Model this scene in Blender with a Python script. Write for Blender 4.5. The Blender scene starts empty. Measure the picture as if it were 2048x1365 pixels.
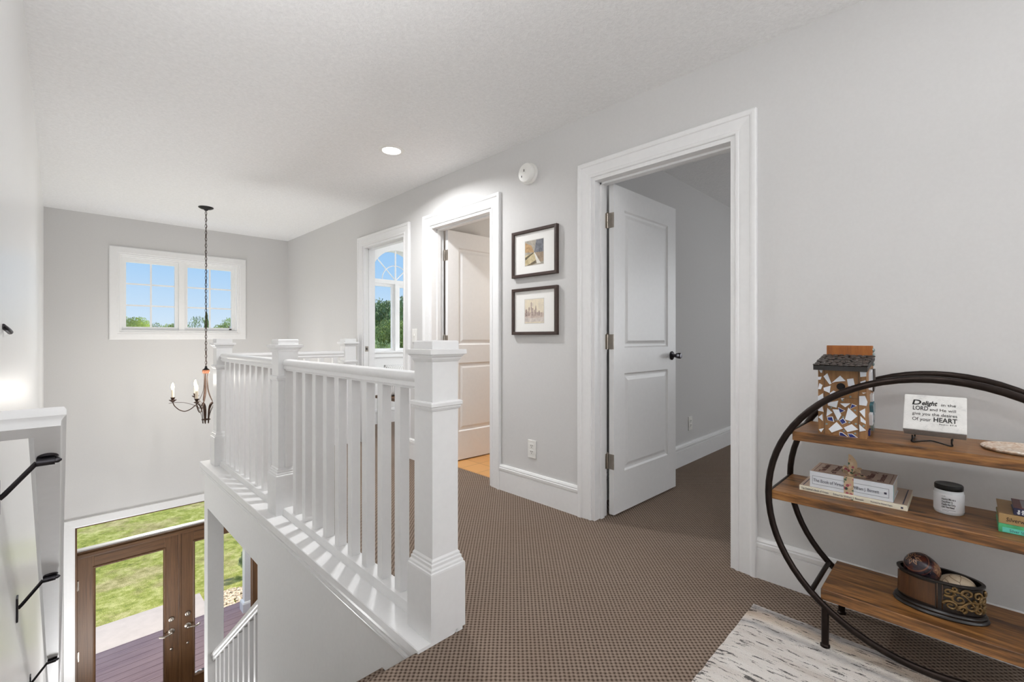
import bpy, bmesh, math, random
from mathutils import Vector, Matrix
random.seed(7)
SC = bpy.context.scene
COL = SC.collection
PI = math.pi
S2 = 2 ** -0.5

# ------------------------------------------------------------------ helpers
def lin(c):
    return tuple(((v / 255) / 12.92 if v / 255 <= .04045 else ((v / 255 + .055) / 1.055) ** 2.4) for v in c) + (1,)

class NT:
    def __init__(s, name):
        s.m = bpy.data.materials.new(name); s.m.use_nodes = True
        s.t = s.m.node_tree; s.n = s.t.nodes; s.l = s.t.links
        s.p = s.n['Principled BSDF']
    def add(s, t, **k):
        n = s.n.new(t)
        for a, v in k.items():
            if a in ('data_type', 'operation', 'blend_type', 'feature', 'distance', 'wave_type', 'bands_direction', 'noise_dimensions', 'interpolation'):
                setattr(n, a, v)
            else:
                n.inputs[a.replace('_', ' ')].default_value = v
        return n
    def link(s, a, b): s.l.new(a, b)
    def coord(s, scale=(1, 1, 1), rot=(0, 0, 0), kind='Object'):
        c = s.n.new('ShaderNodeTexCoord'); mp = s.n.new('ShaderNodeMapping')
        mp.inputs['Scale'].default_value = scale; mp.inputs['Rotation'].default_value = rot
        s.link(c.outputs[kind], mp.inputs['Vector']); return mp.outputs['Vector']
    def noise(s, vec, scale, detail=3, rough=.5, dist=0):
        n = s.add('ShaderNodeTexNoise', Scale=scale, Detail=detail, Roughness=rough, Distortion=dist)
        s.link(vec, n.inputs['Vector']); return n.outputs['Fac']
    def ramp(s, fac, stops, mode='LINEAR'):
        r = s.n.new('ShaderNodeValToRGB'); r.color_ramp.interpolation = mode
        e = r.color_ramp.elements
        while len(e) < len(stops): e.new(.5)
        for i, (p, c) in enumerate(stops): e[i].position = p; e[i].color = c if len(c) == 4 else lin(c)
        s.link(fac, r.inputs['Fac']); return r.outputs['Color']
    def mix(s, fac, a, b, bt='MIX'):
        m = s.n.new('ShaderNodeMix'); m.data_type = 'RGBA'; m.blend_type = bt
        for sock, v in ((m.inputs[0], fac), (m.inputs[6], a), (m.inputs[7], b)):
            if isinstance(v, (int, float)): sock.default_value = v
            elif isinstance(v, tuple): sock.default_value = v if len(v) == 4 else lin(v)
            else: s.link(v, sock)
        return m.outputs[2]
    def math(s, op, a, b=0.0):
        m = s.n.new('ShaderNodeMath'); m.operation = op
        for sock, v in ((m.inputs[0], a), (m.inputs[1], b)):
            if isinstance(v, (int, float)): sock.default_value = v
            else: s.link(v, sock)
        return m.outputs[0]
    def base(s, v):
        if isinstance(v, tuple): s.p.inputs['Base Color'].default_value = v if len(v) == 4 else lin(v)
        else: s.link(v, s.p.inputs['Base Color'])
    def bump(s, h, strength=.2, dist=.002):
        b = s.add('ShaderNodeBump', Strength=strength, Distance=dist)
        s.link(h, b.inputs['Height']); s.link(b.outputs['Normal'], s.p.inputs['Normal'])
    def rough(s, r, metal=0): s.p.inputs['Roughness'].default_value = r; s.p.inputs['Metallic'].default_value = metal

def paint(name, c, r=.5, metal=0, nscale=60, amt=.03, bump=0, bd=.001):
    k = NT(name); v = k.coord()
    n = k.noise(v, nscale, 3)
    c0 = lin(c); lo = tuple(x * (1 - amt) for x in c0[:3]) + (1,); hi = tuple(min(1, x * (1 + amt)) for x in c0[:3]) + (1,)
    k.base(k.ramp(n, [(.3, lo), (.7, hi)])); k.rough(r, metal)
    if bump: k.bump(n, bump, bd)
    return k.m

M = {}
M['wall'] = paint('wall_paint', (208, 207, 206), .85, nscale=90, amt=.012, bump=.08)
M['white'] = paint('white_trim_paint', (233, 233, 233), .38, nscale=40, amt=.012)
M['whitewall'] = paint('white_satin_wall', (236, 236, 235), .28, nscale=40, amt=.012)
M['vinyl'] = paint('white_vinyl', (240, 240, 239), .35, nscale=30, amt=.01)
M['plastic'] = paint('white_plastic', (233, 232, 228), .35, nscale=80, amt=.01)
M['slot'] = paint('dark_slot', (58, 55, 52), .6)
M['bronze'] = paint('dark_bronze_metal', (38, 29, 25), .34, .75, nscale=50, amt=.2)
M['iron'] = paint('aged_iron', (70, 52, 42), .5, .6, nscale=70, amt=.3)
M['black'] = paint('black_metal', (30, 28, 28), .4, .6, nscale=70, amt=.2)
M['nickel'] = paint('satin_nickel', (176, 168, 158), .3, .95, nscale=40, amt=.08)
M['gunmetal'] = paint('gunmetal', (70, 68, 72), .3, .9, nscale=40, amt=.15)
M['rail_grey'] = M['white']

def m_ceiling():
    k = NT('textured_ceiling'); v = k.coord()
    n = k.noise(v, 55, 6, .65, .6); n2 = k.noise(v, 14, 3)
    k.base(k.ramp(n, [(.3, (232, 232, 232)), (.7, (243, 243, 243))])); k.rough(.9)
    k.bump(k.math('ADD', n, k.math('MULTIPLY', n2, .5)), .55, .006); return k.m
M['ceiling'] = m_ceiling()

def m_carpet():
    k = NT('woven_loop_carpet'); v = k.coord()
    sp = k.n.new('ShaderNodeSeparateXYZ'); k.link(v, sp.inputs[0])
    n0 = k.noise(v, 45, 2); wob = k.math('MULTIPLY', k.math('SUBTRACT', n0, .5), 1.6)
    fx = k.math('ADD', k.math('MULTIPLY', sp.outputs[0], PI / .0105), wob)
    fy = k.math('ADD', k.math('MULTIPLY', sp.outputs[1], PI / .0105), wob)
    s = k.math('MULTIPLY', k.math('SINE', fx), k.math('SINE', fy))
    n = k.noise(v, 420, 2); n2 = k.noise(v, 3.0, 3)
    f = k.math('ADD', k.math('MULTIPLY', s, .5), k.math('MULTIPLY', n, .9))
    c = k.ramp(f, [(.02, (54, 45, 38)), (.2, (104, 90, 79)), (.42, (136, 120, 108)), (.95, (160, 145, 132))])
    c = k.mix(k.math('MULTIPLY', n2, .28), c, (116, 93, 74))
    k.base(c); k.rough(.95); k.p.inputs['Specular IOR Level'].default_value = .1
    k.bump(f, .8, .004); return k.m
M['carpet'] = m_carpet()

def m_wood(name, cols, axis=1, stretch=.06, scale=22, r=.38, bump=.15, fine=.25):
    k = NT(name); sc = [1, 1, 1]; sc[axis] = stretch
    v = k.coord(tuple(sc)); n1 = k.noise(v, scale, 6, .62, 1.4); n2 = k.noise(v, scale * 4.5, 4, .65, .4)
    n3 = k.noise(k.coord(tuple(.35 if i == axis else 1 for i in range(3))), 5, 2)
    f = k.math('ADD', k.math('MULTIPLY', n1, 1 - fine), k.math('MULTIPLY', n2, fine))
    f = k.math('ADD', f, k.math('MULTIPLY', k.math('SUBTRACT', n3, .5), .35))
    k.base(k.ramp(f, cols)); k.rough(r); k.bump(n2, bump, .0015); return k.m
M['mango'] = m_wood('mango_wood', [(.31, (38, 23, 12)), (.41, (82, 53, 28)), (.5, (126, 84, 44)), (.6, (156, 110, 61)), (.7, (96, 62, 33))], 1, .09, 24, .4, .3, fine=.42)
M['oak_z'] = m_wood('brown_oak_upright', [(.3, (46, 29, 17)), (.42, (84, 57, 34)), (.58, (104, 73, 45)), (.72, (62, 41, 25))], 2, .04, 26, .45)
M['oak_x'] = m_wood('brown_oak_level', [(.3, (46, 29, 17)), (.42, (84, 57, 34)), (.58, (104, 73, 45)), (.72, (62, 41, 25))], 0, .04, 26, .45)
M['birdwood'] = m_wood('birdhouse_pine', [(.2, (98, 66, 38)), (.5, (142, 102, 62)), (.8, (164, 124, 80))], 2, .08, 40, .6)
M['birdback'] = m_wood('stained_board', [(.2, (84, 44, 14)), (.5, (150, 86, 28)), (.8, (172, 108, 44))], 2, .1, 40, .6)
M['hubwood'] = m_wood('turned_wood', [(.2, (120, 70, 40)), (.8, (160, 98, 62))], 2, .3, 60, .5)

def m_tile():
    k = NT('terracotta_tile'); v = k.coord(rot=(0, 0, .0))
    b = k.n.new('ShaderNodeTexBrick'); b.offset = 0; b.inputs['Scale'].default_value = 1
    for a, val in (('Brick Width', .2), ('Row Height', .2), ('Mortar Size', .004), ('Mortar Smooth', .2)): b.inputs[a].default_value = val
    b.inputs['Color1'].default_value = lin((214, 160, 96)); b.inputs['Color2'].default_value = lin((202, 146, 84)); b.inputs['Mortar'].default_value = lin((158, 112, 66))
    k.link(v, b.inputs['Vector']); n = k.noise(v, 9, 4)
    k.base(k.mix(k.math('MULTIPLY', n, .4), b.outputs['Color'], (226, 176, 116))); k.rough(.35); return k.m
M['tile'] = m_tile()

def m_rug():
    k = NT('streaked_rug'); v = k.coord((1, .16, 1)); w = k.coord()
    a = k.noise(v, 95, 3, .6, .3); b = k.noise(k.coord((1, .12, 1)), 14, 3, .6); c = k.noise(w, 300, 2)
    col = k.ramp(b, [(.30, (198, 186, 176)), (.45, (228, 222, 216)), (.7, (243, 240, 236))])
    dark = k.ramp(k.math('ADD', a, k.math('MULTIPLY', c, .22)), [(.445, (40, 38, 41)), (.485, (128, 122, 120)), (.53, (250, 248, 246))])
    col = k.mix(.85, col, dark, 'MULTIPLY')
    sp = k.n.new('ShaderNodeSeparateXYZ'); k.link(w, sp.inputs[0])
    x = k.math('ADD', sp.outputs[0], k.math('MULTIPLY', k.math('SUBTRACT', k.noise(w, 30, 2), .5), .03))
    x01 = k.math('MULTIPLY', k.math('SUBTRACT', x, 1.80), 4.2)
    band = k.ramp(x01, [(0, (255, 255, 255)), (.18, (255, 255, 255)), (.3, (128, 132, 142)), (.42, (250, 246, 240)), (.55, (222, 196, 162)), (.66, (214, 188, 158)), (.78, (120, 124, 136)), (.88, (150, 152, 160)), (1, (236, 236, 238))])
    k.base(k.mix(.5, col, band, 'MULTIPLY')); k.rough(.98); k.p.inputs['Specular IOR Level'].default_value = .05
    k.bump(k.math('ADD', c, k.math('MULTIPLY', a, .6)), .9, .008); return k.m
M['rug'] = m_rug()

def m_grass():
    k = NT('lawn_grass'); v = k.coord()
    a = k.noise(v, 1.1, 4, .6); b = k.noise(v, 5.5, 9, .72); c = k.noise(v, 70, 3, .7)
    g = k.ramp(b, [(.3, (122, 138, 46)), (.47, (192, 198, 86)), (.64, (240, 238, 150))])
    dry = k.ramp(b, [(.3, (176, 158, 88)), (.65, (244, 226, 168))])
    k.base(k.mix(k.ramp(a, [(.5, (0, 0, 0)), (.64, (225, 225, 225))]), g, dry))
    k.rough(.95); k.bump(k.math('ADD', b, c), 1, .06); return k.m
M['grass'] = m_grass()
M['concrete'] = paint('pale_concrete', (176, 166, 158), .9, nscale=8, amt=.05, bump=.1)
M['deck'] = m_wood('plum_deck_board', [(.2, (138, 112, 116)), (.5, (166, 138, 136)), (.8, (182, 154, 150))], 0, .05, 30, .7)
M['leaf_a'] = paint('leaves_bright', (160, 176, 104), .75, nscale=1.6, amt=.5)
M['leaf_b'] = paint('leaves_deep', (150, 168, 118), .75, nscale=1.4, amt=.55)
M['leaf_c'] = paint('leaves_pale', (200, 210, 152), .75, nscale=1.6, amt=.4)
M['bark'] = paint('bark', (92, 78, 64), .9, nscale=8, amt=.3)
M['stone'] = paint('pale_stone', (206, 186, 158), .9, nscale=22, amt=.5)
M['deckdark'] = paint('deck_gap', (40, 32, 36), .9)

def m_glass():
    k = NT('clear_glass'); k.n.remove(k.p)
    tr = k.n.new('ShaderNodeBsdfTransparent'); gl = k.n.new('ShaderNodeBsdfGlossy'); gl.inputs['Roughness'].default_value = .35
    mx = k.n.new('ShaderNodeMixShader'); mx.inputs[0].default_value = .003
    k.link(tr.outputs[0], mx.inputs[1]); k.link(gl.outputs[0], mx.inputs[2])
    k.link(mx.outputs[0], k.n['Material Output'].inputs['Surface']); return k.m
M['glass'] = m_glass()

def emit(name, c, s):
    k = NT(name); k.base(c); k.p.inputs['Emission Color'].default_value = lin(c); k.p.inputs['Emission Strength'].default_value = s; return k.m
M['lens'] = emit('lit_lens', (255, 252, 246), 9)
M['bulb'] = emit('lit_bulb', (255, 226, 160), 7)

def box(bm, x0, x1, y0, y1, z0, z1, bev=0, seg=2, mi=0):
    r = bmesh.ops.create_cube(bm, size=1)
    vs = r['verts']
    for v in vs:
        v.co = Vector(((x0 + x1) / 2 + v.co.x * (x1 - x0), (y0 + y1) / 2 + v.co.y * (y1 - y0), (z0 + z1) / 2 + v.co.z * (z1 - z0)))
    fs = set(f for v in vs for f in v.link_faces)
    for f in fs: f.material_index = mi
    if bev:
        es = list(set(e for v in vs for e in v.link_edges))
        bmesh.ops.bevel(bm, geom=es, offset=bev, segments=seg, affect='EDGES', profile=.5, material=-1)
    return vs

def bx(*a, **k):
    bm = bmesh.new(); box(bm, *a, **k); return bm

def quad(bm, pts, mi=0):
    f = bm.faces.new([bm.verts.new(p) for p in pts]); f.material_index = mi; return f

def rings(bm, rows, closed=True, cap=True, mi=0):
    R = [[bm.verts.new(p) for p in row] for row in rows]
    n = len(R[0])
    for a, b in zip(R, R[1:]):
        for i in range(n if closed else n - 1):
            j = (i + 1) % n
            f = bm.faces.new((a[i], a[j], b[j], b[i])); f.material_index = mi
    if cap and closed:
        bm.faces.new(R[0][::-1]).material_index = mi; bm.faces.new(R[-1]).material_index = mi
    return R

def lathe(bm, prof, cx, cy, n=32, sx=1, sy=1, mi=0, axis='z', cz=0):
    rows = []
    for r, z in prof:
        row = []
        for i in range(n):
            a = 2 * PI * i / n; p = (r * sx * math.cos(a), r * sy * math.sin(a))
            if axis == 'z': row.append((cx + p[0], cy + p[1], cz + z))
            elif axis == 'x': row.append((cx + z, cy + p[0], cz + p[1]))
            else: row.append((cx + p[0], cy + z, cz + p[1]))
        rows.append(row)
    rings(bm, rows, mi=mi)

def sqloft(bm, prof, cx, cy):
    rings(bm, [[(cx - h, cy - h, z), (cx + h, cy - h, z), (cx + h, cy + h, z), (cx - h, cy + h, z)] for h, z in prof])

def tube(bm, pts, r, n=8, closed=False, mi=0, flat=None):
    pts = [Vector(p) for p in pts]; N = len(pts); rows = []; prev = None
    for i, p in enumerate(pts):
        if closed: t = pts[(i + 1) % N] - pts[i - 1]
        else: t = pts[min(i + 1, N - 1)] - pts[max(i - 1, 0)]
        t.normalize()
        if prev is None:
            u = t.orthogonal().normalized() if flat is None else (Vector(flat) - t * t.dot(Vector(flat))).normalized()
        else:
            u = (prev - t * t.dot(prev)).normalized()
        prev = u; w = t.cross(u)
        rr = r[i] if isinstance(r, list) else r
        if not isinstance(rr, tuple): rr = (rr, rr)
        rows.append([p + u * (rr[0] * math.cos(2 * PI * k / n)) + w * (rr[1] * math.sin(2 * PI * k / n)) for k in range(n)])
    if closed:
        R = [[bm.verts.new(p) for p in row] for row in rows]
        for i in range(N):
            a, b = R[i], R[(i + 1) % N]
            for k in range(n):
                f = bm.faces.new((a[k], a[(k + 1) % n], b[(k + 1) % n], b[k])); f.material_index = mi
    else: rings(bm, rows, mi=mi)

def smoothpath(pts, per=6):
    P = [Vector(p) for p in pts]; out = []
    for i in range(len(P) - 1):
        a, b, c, d = P[max(i - 1, 0)], P[i], P[i + 1], P[min(i + 2, len(P) - 1)]
        for k in range(per):
            t = k / per
            out.append(.5 * ((2 * b) + (c - a) * t + (2 * a - 5 * b + 4 * c - d) * t * t + (3 * b - a - 3 * c + d) * t ** 3))
    out.append(P[-1]); return out

def sweep_frame(bm, corners, prof, world, closed):
    """corners: (a, z, oa, oz) mitre corners; prof: (distance outward, height from wall)"""
    rows = [[world(a + oa * d, z + oz * d, h) for d, h in prof] for a, z, oa, oz in corners]
    if closed: rows.append(rows[0])
    R = [[bm.verts.new(p) for p in row] for row in rows]
    for a, b in zip(R, R[1:]):
        for i in range(len(prof) - 1): bm.faces.new((a[i], a[i + 1], b[i + 1], b[i]))

ORG = {}
def obj(name, bm, mats, parent=None, smooth=False, local=False):
    bmesh.ops.remove_doubles(bm, verts=bm.verts, dist=1e-6)
    bmesh.ops.recalc_face_normals(bm, faces=bm.faces)
    if parent is not None and not local:
        o0 = ORG.get(parent.name, Vector((0, 0, 0)))
        bmesh.ops.translate(bm, verts=bm.verts, vec=-o0)
    me = bpy.data.meshes.new(name); bm.to_mesh(me); bm.free()
    if not isinstance(mats, (list, tuple)): mats = [mats]
    for m in mats: me.materials.append(M[m] if isinstance(m, str) else m)
    if smooth:
        for p in me.polygons: p.use_smooth = True
        if smooth != 'all': me.set_sharp_from_angle(angle=math.radians(smooth if smooth is not True else 40))
    o = bpy.data.objects.new(name, me); COL.objects.link(o)
    if parent is not None:
        o.parent = parent; ORG[o.name] = ORG.get(parent.name, Vector((0, 0, 0)))
    return o

def tag(o, label=None, cat=None, group=None, kind=None):
    if label: o['label'] = label
    if cat: o['category'] = cat
    if group: o['group'] = group
    if kind: o['kind'] = kind
    return o

def thing(name, label, cat, loc=(0, 0, 0), rz=0, group=None, kind=None):
    o = bpy.data.objects.new(name, None); COL.objects.link(o); o.empty_display_size = .05
    o.location = loc; o.rotation_euler = (0, 0, rz); ORG[o.name] = Vector(loc)
    return tag(o, label, cat, group, kind)

def struct(name, bm, m, label, cat, smooth=False):
    return tag(obj(name, bm, m, smooth=smooth), label, cat, kind='structure')

def text(name, body, parent, mat, origin, ex, ey, width=None, size=.01, align='LEFT', shear=0, off=0, spacing=1):
    cu = bpy.data.curves.new(name, 'FONT'); cu.body = body; cu.size = size; cu.align_x = align
    cu.extrude = .00015; cu.shear = shear; cu.offset = off; cu.space_character = spacing; cu.resolution_u = 3
    cu.materials.append(M[mat] if isinstance(mat, str) else mat)
    tmp = bpy.data.objects.new('tmp', cu); COL.objects.link(tmp)
    bpy.context.view_layer.update()
    sx = width / tmp.dimensions.x if width else 1
    me = bpy.data.meshes.new_from_object(tmp.evaluated_get(bpy.context.evaluated_depsgraph_get()))
    bpy.data.objects.remove(tmp); bpy.data.curves.remove(cu)
    o = bpy.data.objects.new(name, me); COL.objects.link(o)
    if not me.materials: me.materials.append(M[mat] if isinstance(mat, str) else mat)
    ex = Vector(ex).normalized(); ey = Vector(ey).normalized(); ez = ex.cross(ey)
    o0 = ORG.get(parent.name, Vector((0, 0, 0)))
    mm = Matrix((ex * sx, ey, ez)).transposed().to_4x4(); mm.translation = Vector(origin) - o0
    o.parent = parent; o.matrix_local = mm; ORG[o.name] = o0
    return o

def copy_tree(o, parent=None):
    c = o.copy(); COL.objects.link(c)
    if parent is not None: c.parent = parent
    for ch in list(o.children): copy_tree(ch, c)
    return c

# ------------------------------------------------------------------ key dimensions
XW = 2.272          # hall face of the right wall
XB = 2.392          # its far face
YF = 6.689          # foyer face of the front wall
XL = -.096          # left wall
ZC = 2.44           # ceiling
ZL = -3.33          # lower floor
YN = 1.345          # stair nosing
XS = .90            # stair side of the landing wall
DOORS = [(.778, 1.588), (2.483, 3.261), (3.676, 4.478)]
HD = 2.05

# ------------------------------------------------------------------ shell
bm = bmesh.new()
box(bm, XL, XB + .0, -3.2, YN, -.34, 0); box(bm, 1.07, XB, YN, 4.73, -.34, 0)
tube(bm, [(XL, YN, -.022), (.886, YN, -.022)], .022, 12)
struct('floor', bm, 'carpet', 'brown woven loop carpet on the upstairs landing', 'floor')
struct('floor_bedroom', bx(XB, 6.2, -2.0, 1.73, -.3, -.001), 'carpet', 'brown loop carpet inside the bedroom doorway', 'floor')
struct('floor_bathroom', bx(XB, 4.6, 1.85, 3.42, -.3, .001), 'tile', 'golden terracotta tile floor of the bathroom', 'floor')
struct('floor_study', bx(XB, 6.5, 3.54, 5.3, -.3, -.001), 'carpet', 'carpet of the sunny room past the far doorway', 'floor')
struct('floor_lower', bx(XL, 3.6, 0, YF + .1, ZL - .1, ZL), 'oak_x', 'lower hall floor by the front doors', 'floor')

bm = bmesh.new(); box(bm, XL - .12, XB, -3.3, YF + .15, ZC, ZC + .1)
struct('ceiling', bm, 'ceiling', 'white stippled ceiling above the landing and stairwell', 'ceiling')
struct('ceiling_bedroom', bx(XB, 6.3, -2.1, 1.73, ZC, ZC + .1), 'ceiling', 'textured ceiling inside the bedroom', 'ceiling')
struct('ceiling_bathroom', bx(XB, 4.7, 1.85, 3.42, ZC, ZC + .1), 'ceiling', 'bathroom ceiling', 'ceiling')
struct('ceiling_study', bx(XB, 6.5, 3.54, 5.3, ZC, ZC + .1), 'ceiling', 'ceiling of the sunny room past the far doorway', 'ceiling')
struct('ceiling_lower', bx(XS + .12, 3.6, 0, 4.66, -.36, -.345), 'ceiling', 'lower hall ceiling under the landing', 'ceiling')

struct('wall_left', bx(XL - .12, XL, -3.3, YF + .12, ZL, ZC), 'whitewall', 'bright white wall along the stairs', 'wall')
struct('wall_rear', bx(XL, XB, -3.3, -3.2, ZL, ZC), 'wall', 'rear wall behind the viewer', 'wall')

# right wall with three openings
bm = bmesh.new(); ys = [-3.3]
for a, b in DOORS: ys += [a, b]
ys.append(YF + .12)
for i in range(0, len(ys), 2): box(bm, XW, XB, ys[i], ys[i + 1], -.34, ZC)
for a, b in DOORS: box(bm, XW, XB, a, b, HD, ZC)
box(bm, XW, XB, 4.75, YF + .12, ZL, -.34)
struct('wall_right', bm, 'wall', 'pale grey landing wall with three doorways', 'wall')

# front wall: window above, double door below
W1 = (.495, 1.661, 1.165, 2.025)
DU = (.135, 1.985, ZL, -.925)
bm = bmesh.new(); y0, y1 = YF, YF + .16
box(bm, XL, W1[0], y0, y1, DU[3], ZC); box(bm, W1[1], XW, y0, y1, DU[3], ZC)
box(bm, W1[0], W1[1], y0, y1, W1[3], ZC); box(bm, W1[0], W1[1], y0, y1, DU[3], W1[2])
box(bm, XL, DU[0], y0, y1, ZL, DU[3]); box(bm, DU[1], XW, y0, y1, ZL, DU[3])
struct('wall_front', bm, 'wall', 'pale grey stairwell wall over the front doors', 'wall')

# wall under the landing, with its square opening
bm = bmesh.new()
box(bm, XS, XS + .12, YN - .02, 3.184, ZL, -.005); box(bm, XS, XS + .12, 3.184, 4.66, -.347, -.005)
box(bm, XS, XS + .117, 4.535, 4.66, ZL, -.347)
box(bm, XS + .12, XW, 4.62, 4.66, -.347, -.005)
M['eggshell'] = paint('eggshell_white_wall', (236, 236, 235), .75, nscale=40, amt=.012)
struct('wall_stair', bm, 'eggshell', 'white wall under the landing with a square opening to the lower hall', 'wall')
struct('wall_lower', bx(3.5, 3.6, 0, YF, ZL, -.34), 'wall', 'lower hall side wall', 'wall')
struct('wall_lower_rear', bx(XS + .12, 3.6, -.1, 0, ZL, -.34), 'wall', 'lower hall rear wall', 'wall')

# rooms
bm = bmesh.new(); box(bm, XB, 6.3, 1.73, 1.79, -.3, ZC); box(bm, 6.2, 6.3, -2.1, 1.73, -.3, ZC); box(bm, XB, 6.2, -2.1, -2.0, -.3, ZC)
struct('wall_bedroom', bm, 'wall', 'grey bedroom walls seen through the near doorway', 'wall')
bm = bmesh.new(); box(bm, XB, 4.7, 3.42, 3.48, -.3, ZC); box(bm, 4.6, 4.7, 1.85, 3.42, -.3, ZC); box(bm, XB, 4.6, 1.79, 1.85, -.3, ZC)
struct('wall_bathroom', bm, 'wall', 'beige lit bathroom walls behind the middle door', 'wall')

# study front wall with arched hole
AX, AR, AZ, AY, AS = 3.172, .418, 1.852, 5.3, .915
bm = bmesh.new()
box(bm, XB, AX - AR, AY, AY + .16, -.3, ZC); box(bm, AX + AR, 6.5, AY, AY + .16, -.3, ZC); box(bm, AX - AR, AX + AR, AY, AY + .16, -.3, AS)
n = 24
arc = [(AX - AR * math.cos(PI * i / n), AZ + AR * math.sin(PI * i / n)) for i in range(n + 1)]
for (xa, za), (xb, zb) in zip(arc, arc[1:]):
    for yy in (AY, AY + .16): quad(bm, [(xa, yy, za), (xb, yy, zb), (xb, yy, ZC), (xa, yy, ZC)])
    quad(bm, [(xa, AY, za), (xb, AY, zb), (xb, AY + .16, zb), (xa, AY + .16, za)])
box(bm, 6.5, 6.6, 3.48, AY + .16, -.3, ZC); box(bm, XB, 6.5, 3.48, 3.54, -.3, ZC)
struct('wall_study', bm, 'whitewall', 'white walls of the sunny room with the arched window', 'wall')

# stairs along the left wall
bm = bmesh.new(); rise, run = .196, .2538
nst = 17
for i in range(1, nst):
    box(bm, XL, XS, YN + run * (i - 1), YN + run * i + .02, max(ZL, -rise * i - .5), -rise * i)
struct('floor_stairs', bm, 'carpet', 'carpeted stairs running down along the left wall', 'stairs')

# ------------------------------------------------------------------ trim
CAS = [(0, -.001), (0, .011), (.004, .014), (.014, .014), (.018, .011), (.03, .013), (.066, .016), (.07, .021), (.078, .023), (.09, .023), (.095, .019), (.095, -.001)]
def casing(k, y0, y1, label):
    bm = bmesh.new()
    c = [(y0 - .004, 0, -1, 0), (y0 - .004, HD + .004, -1, 1), (y1 + .004, HD + .004, 1, 1), (y1 + .004, 0, 1, 0)]
    sweep_frame(bm, c, CAS, lambda a, z, h: (XW - h, a, z), False)
    sweep_frame(bm, c, CAS, lambda a, z, h: (XB + h, a, z), False)
    j = .018                                    # jamb lining
    box(bm, XW - .004, XB + .004, y0 - .02, y0 + j, 0, HD + .01); box(bm, XW - .004, XB + .004, y1 - j, y1 + .02, 0, HD + .01)
    box(bm, XW - .004, XB + .004, y0 + j, y1 - j, HD - j, HD + .01)
    s0, s1 = XW + .05, XW + .085                # stop
    box(bm, s0, s1, y0 + j, y0 + j + .011, 0, HD - j); box(bm, s0, s1, y1 - j - .011, y1 - j, 0, HD - j)
    box(bm, s0, s1, y0 + j, y1 - j, HD - j - .011, HD - j)
    return struct('trim_%d' % k, bm, 'white', label, 'door casing')
casing(1, *DOORS[0], 'white moulded casing around the near bedroom doorway')
casing(2, *DOORS[1], 'white moulded casing around the middle bathroom doorway')
t3 = casing(3, *DOORS[2], 'white moulded casing around the far doorway')
bm = bmesh.new(); box(bm, XW + .012, XW + .045, 4.4575, 4.4605, .95, 1.005); obj('strike_plate', bm, 'nickel', t3)
bm = bmesh.new(); box(bm, XW + .02, XW + .037, 4.4565, 4.458, .965, .99); obj('strike_hole', bm, 'slot', t3)

BASEP = [(0, .016), (.135, .016), (.138, .012), (.142, .012), (.145, .019), (.16, .02), (.163, .014), (.167, .014), (.17, .017), (.182, .011), (.183, -.001)]
def baseboard(name, a0, a1, world, label):
    bm = bmesh.new()
    rings(bm, [[world(a, z, h) for z, h in BASEP] + [world(a, 0, -.001)] for a in (a0, a1)])
    return struct(name, bm, 'white', label, 'baseboard')
fx = lambda a, z, h: (XW - h, a, z)
baseboard('baseboard_right', -3.2, .683, fx, 'tall white baseboard behind the round shelf')
baseboard('baseboard_right', 1.687, 2.384, fx, 'tall white baseboard under the two small pictures')
baseboard('baseboard_right', 3.36, 3.577, fx, 'short white baseboard between the middle and far doorways')
baseboard('baseboard_right', 4.577, 4.72, fx, 'short white baseboard behind the corner newel post')
baseboard('baseboard_bedroom', XB + .03, 6.2, lambda a, z, h: (a, 1.73 - h, z), 'tall white baseboard inside the bedroom')
baseboard('baseboard_study', XB, 6.5, lambda a, z, h: (a, AY - h, z), 'white baseboard below the arched window')

# landing edge cap and crown under it
P = [(-.17, .012), (.003, .012), (.006, .009), (.005, -.02), (.002, -.036), (-.004, -.04), (-.004, -.043), (.001, -.046), (.001, -.055), (-.003, -.058), (-.003, -.061), (.0, -.064), (-.002, -.071), (-.008, -.074), (-.024, -.074)]
bm = bmesh.new()
xe, ye = .888, 4.745
rows = [[(xe - d, YN - .004, z) for d, z in P], [(xe - d, ye + d, z) for d, z in P], [(XW, ye + d, z) for d, z in P]]
R = [[bm.verts.new(p) for p in r] for r in rows]
for a, b in zip(R, R[1:]):
    for i in range(len(P) - 1): bm.faces.new((a[i], a[i + 1], b[i + 1], b[i]))
bm.faces.new(R[0])
box(bm, xe + .16, xe + .19, YN - .004, ye - .17, -.03, .012)
struct('trim_4', bm, 'white', 'white moulded cap along the landing edge under the balusters', 'ledge')

# window casings (flat, picture-framed)
WC = [(0, .0), (0, .008), (.006, .014), (.02, .014), (.026, .018), (.082, .018), (.086, .014), (.09, .012), (.09, -.001)]
bm = bmesh.new()
x0, x1, z0, z1 = W1
sweep_frame(bm, [(x0, z0, -1, -1), (x0, z1, -1, 1), (x1, z1, 1, 1), (x1, z0, 1, -1)], WC, lambda a, z, h: (a, YF - h, z), True)
struct('trim_5', bm, 'white', 'wide flat white casing around the stairwell window', 'window casing')

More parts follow.
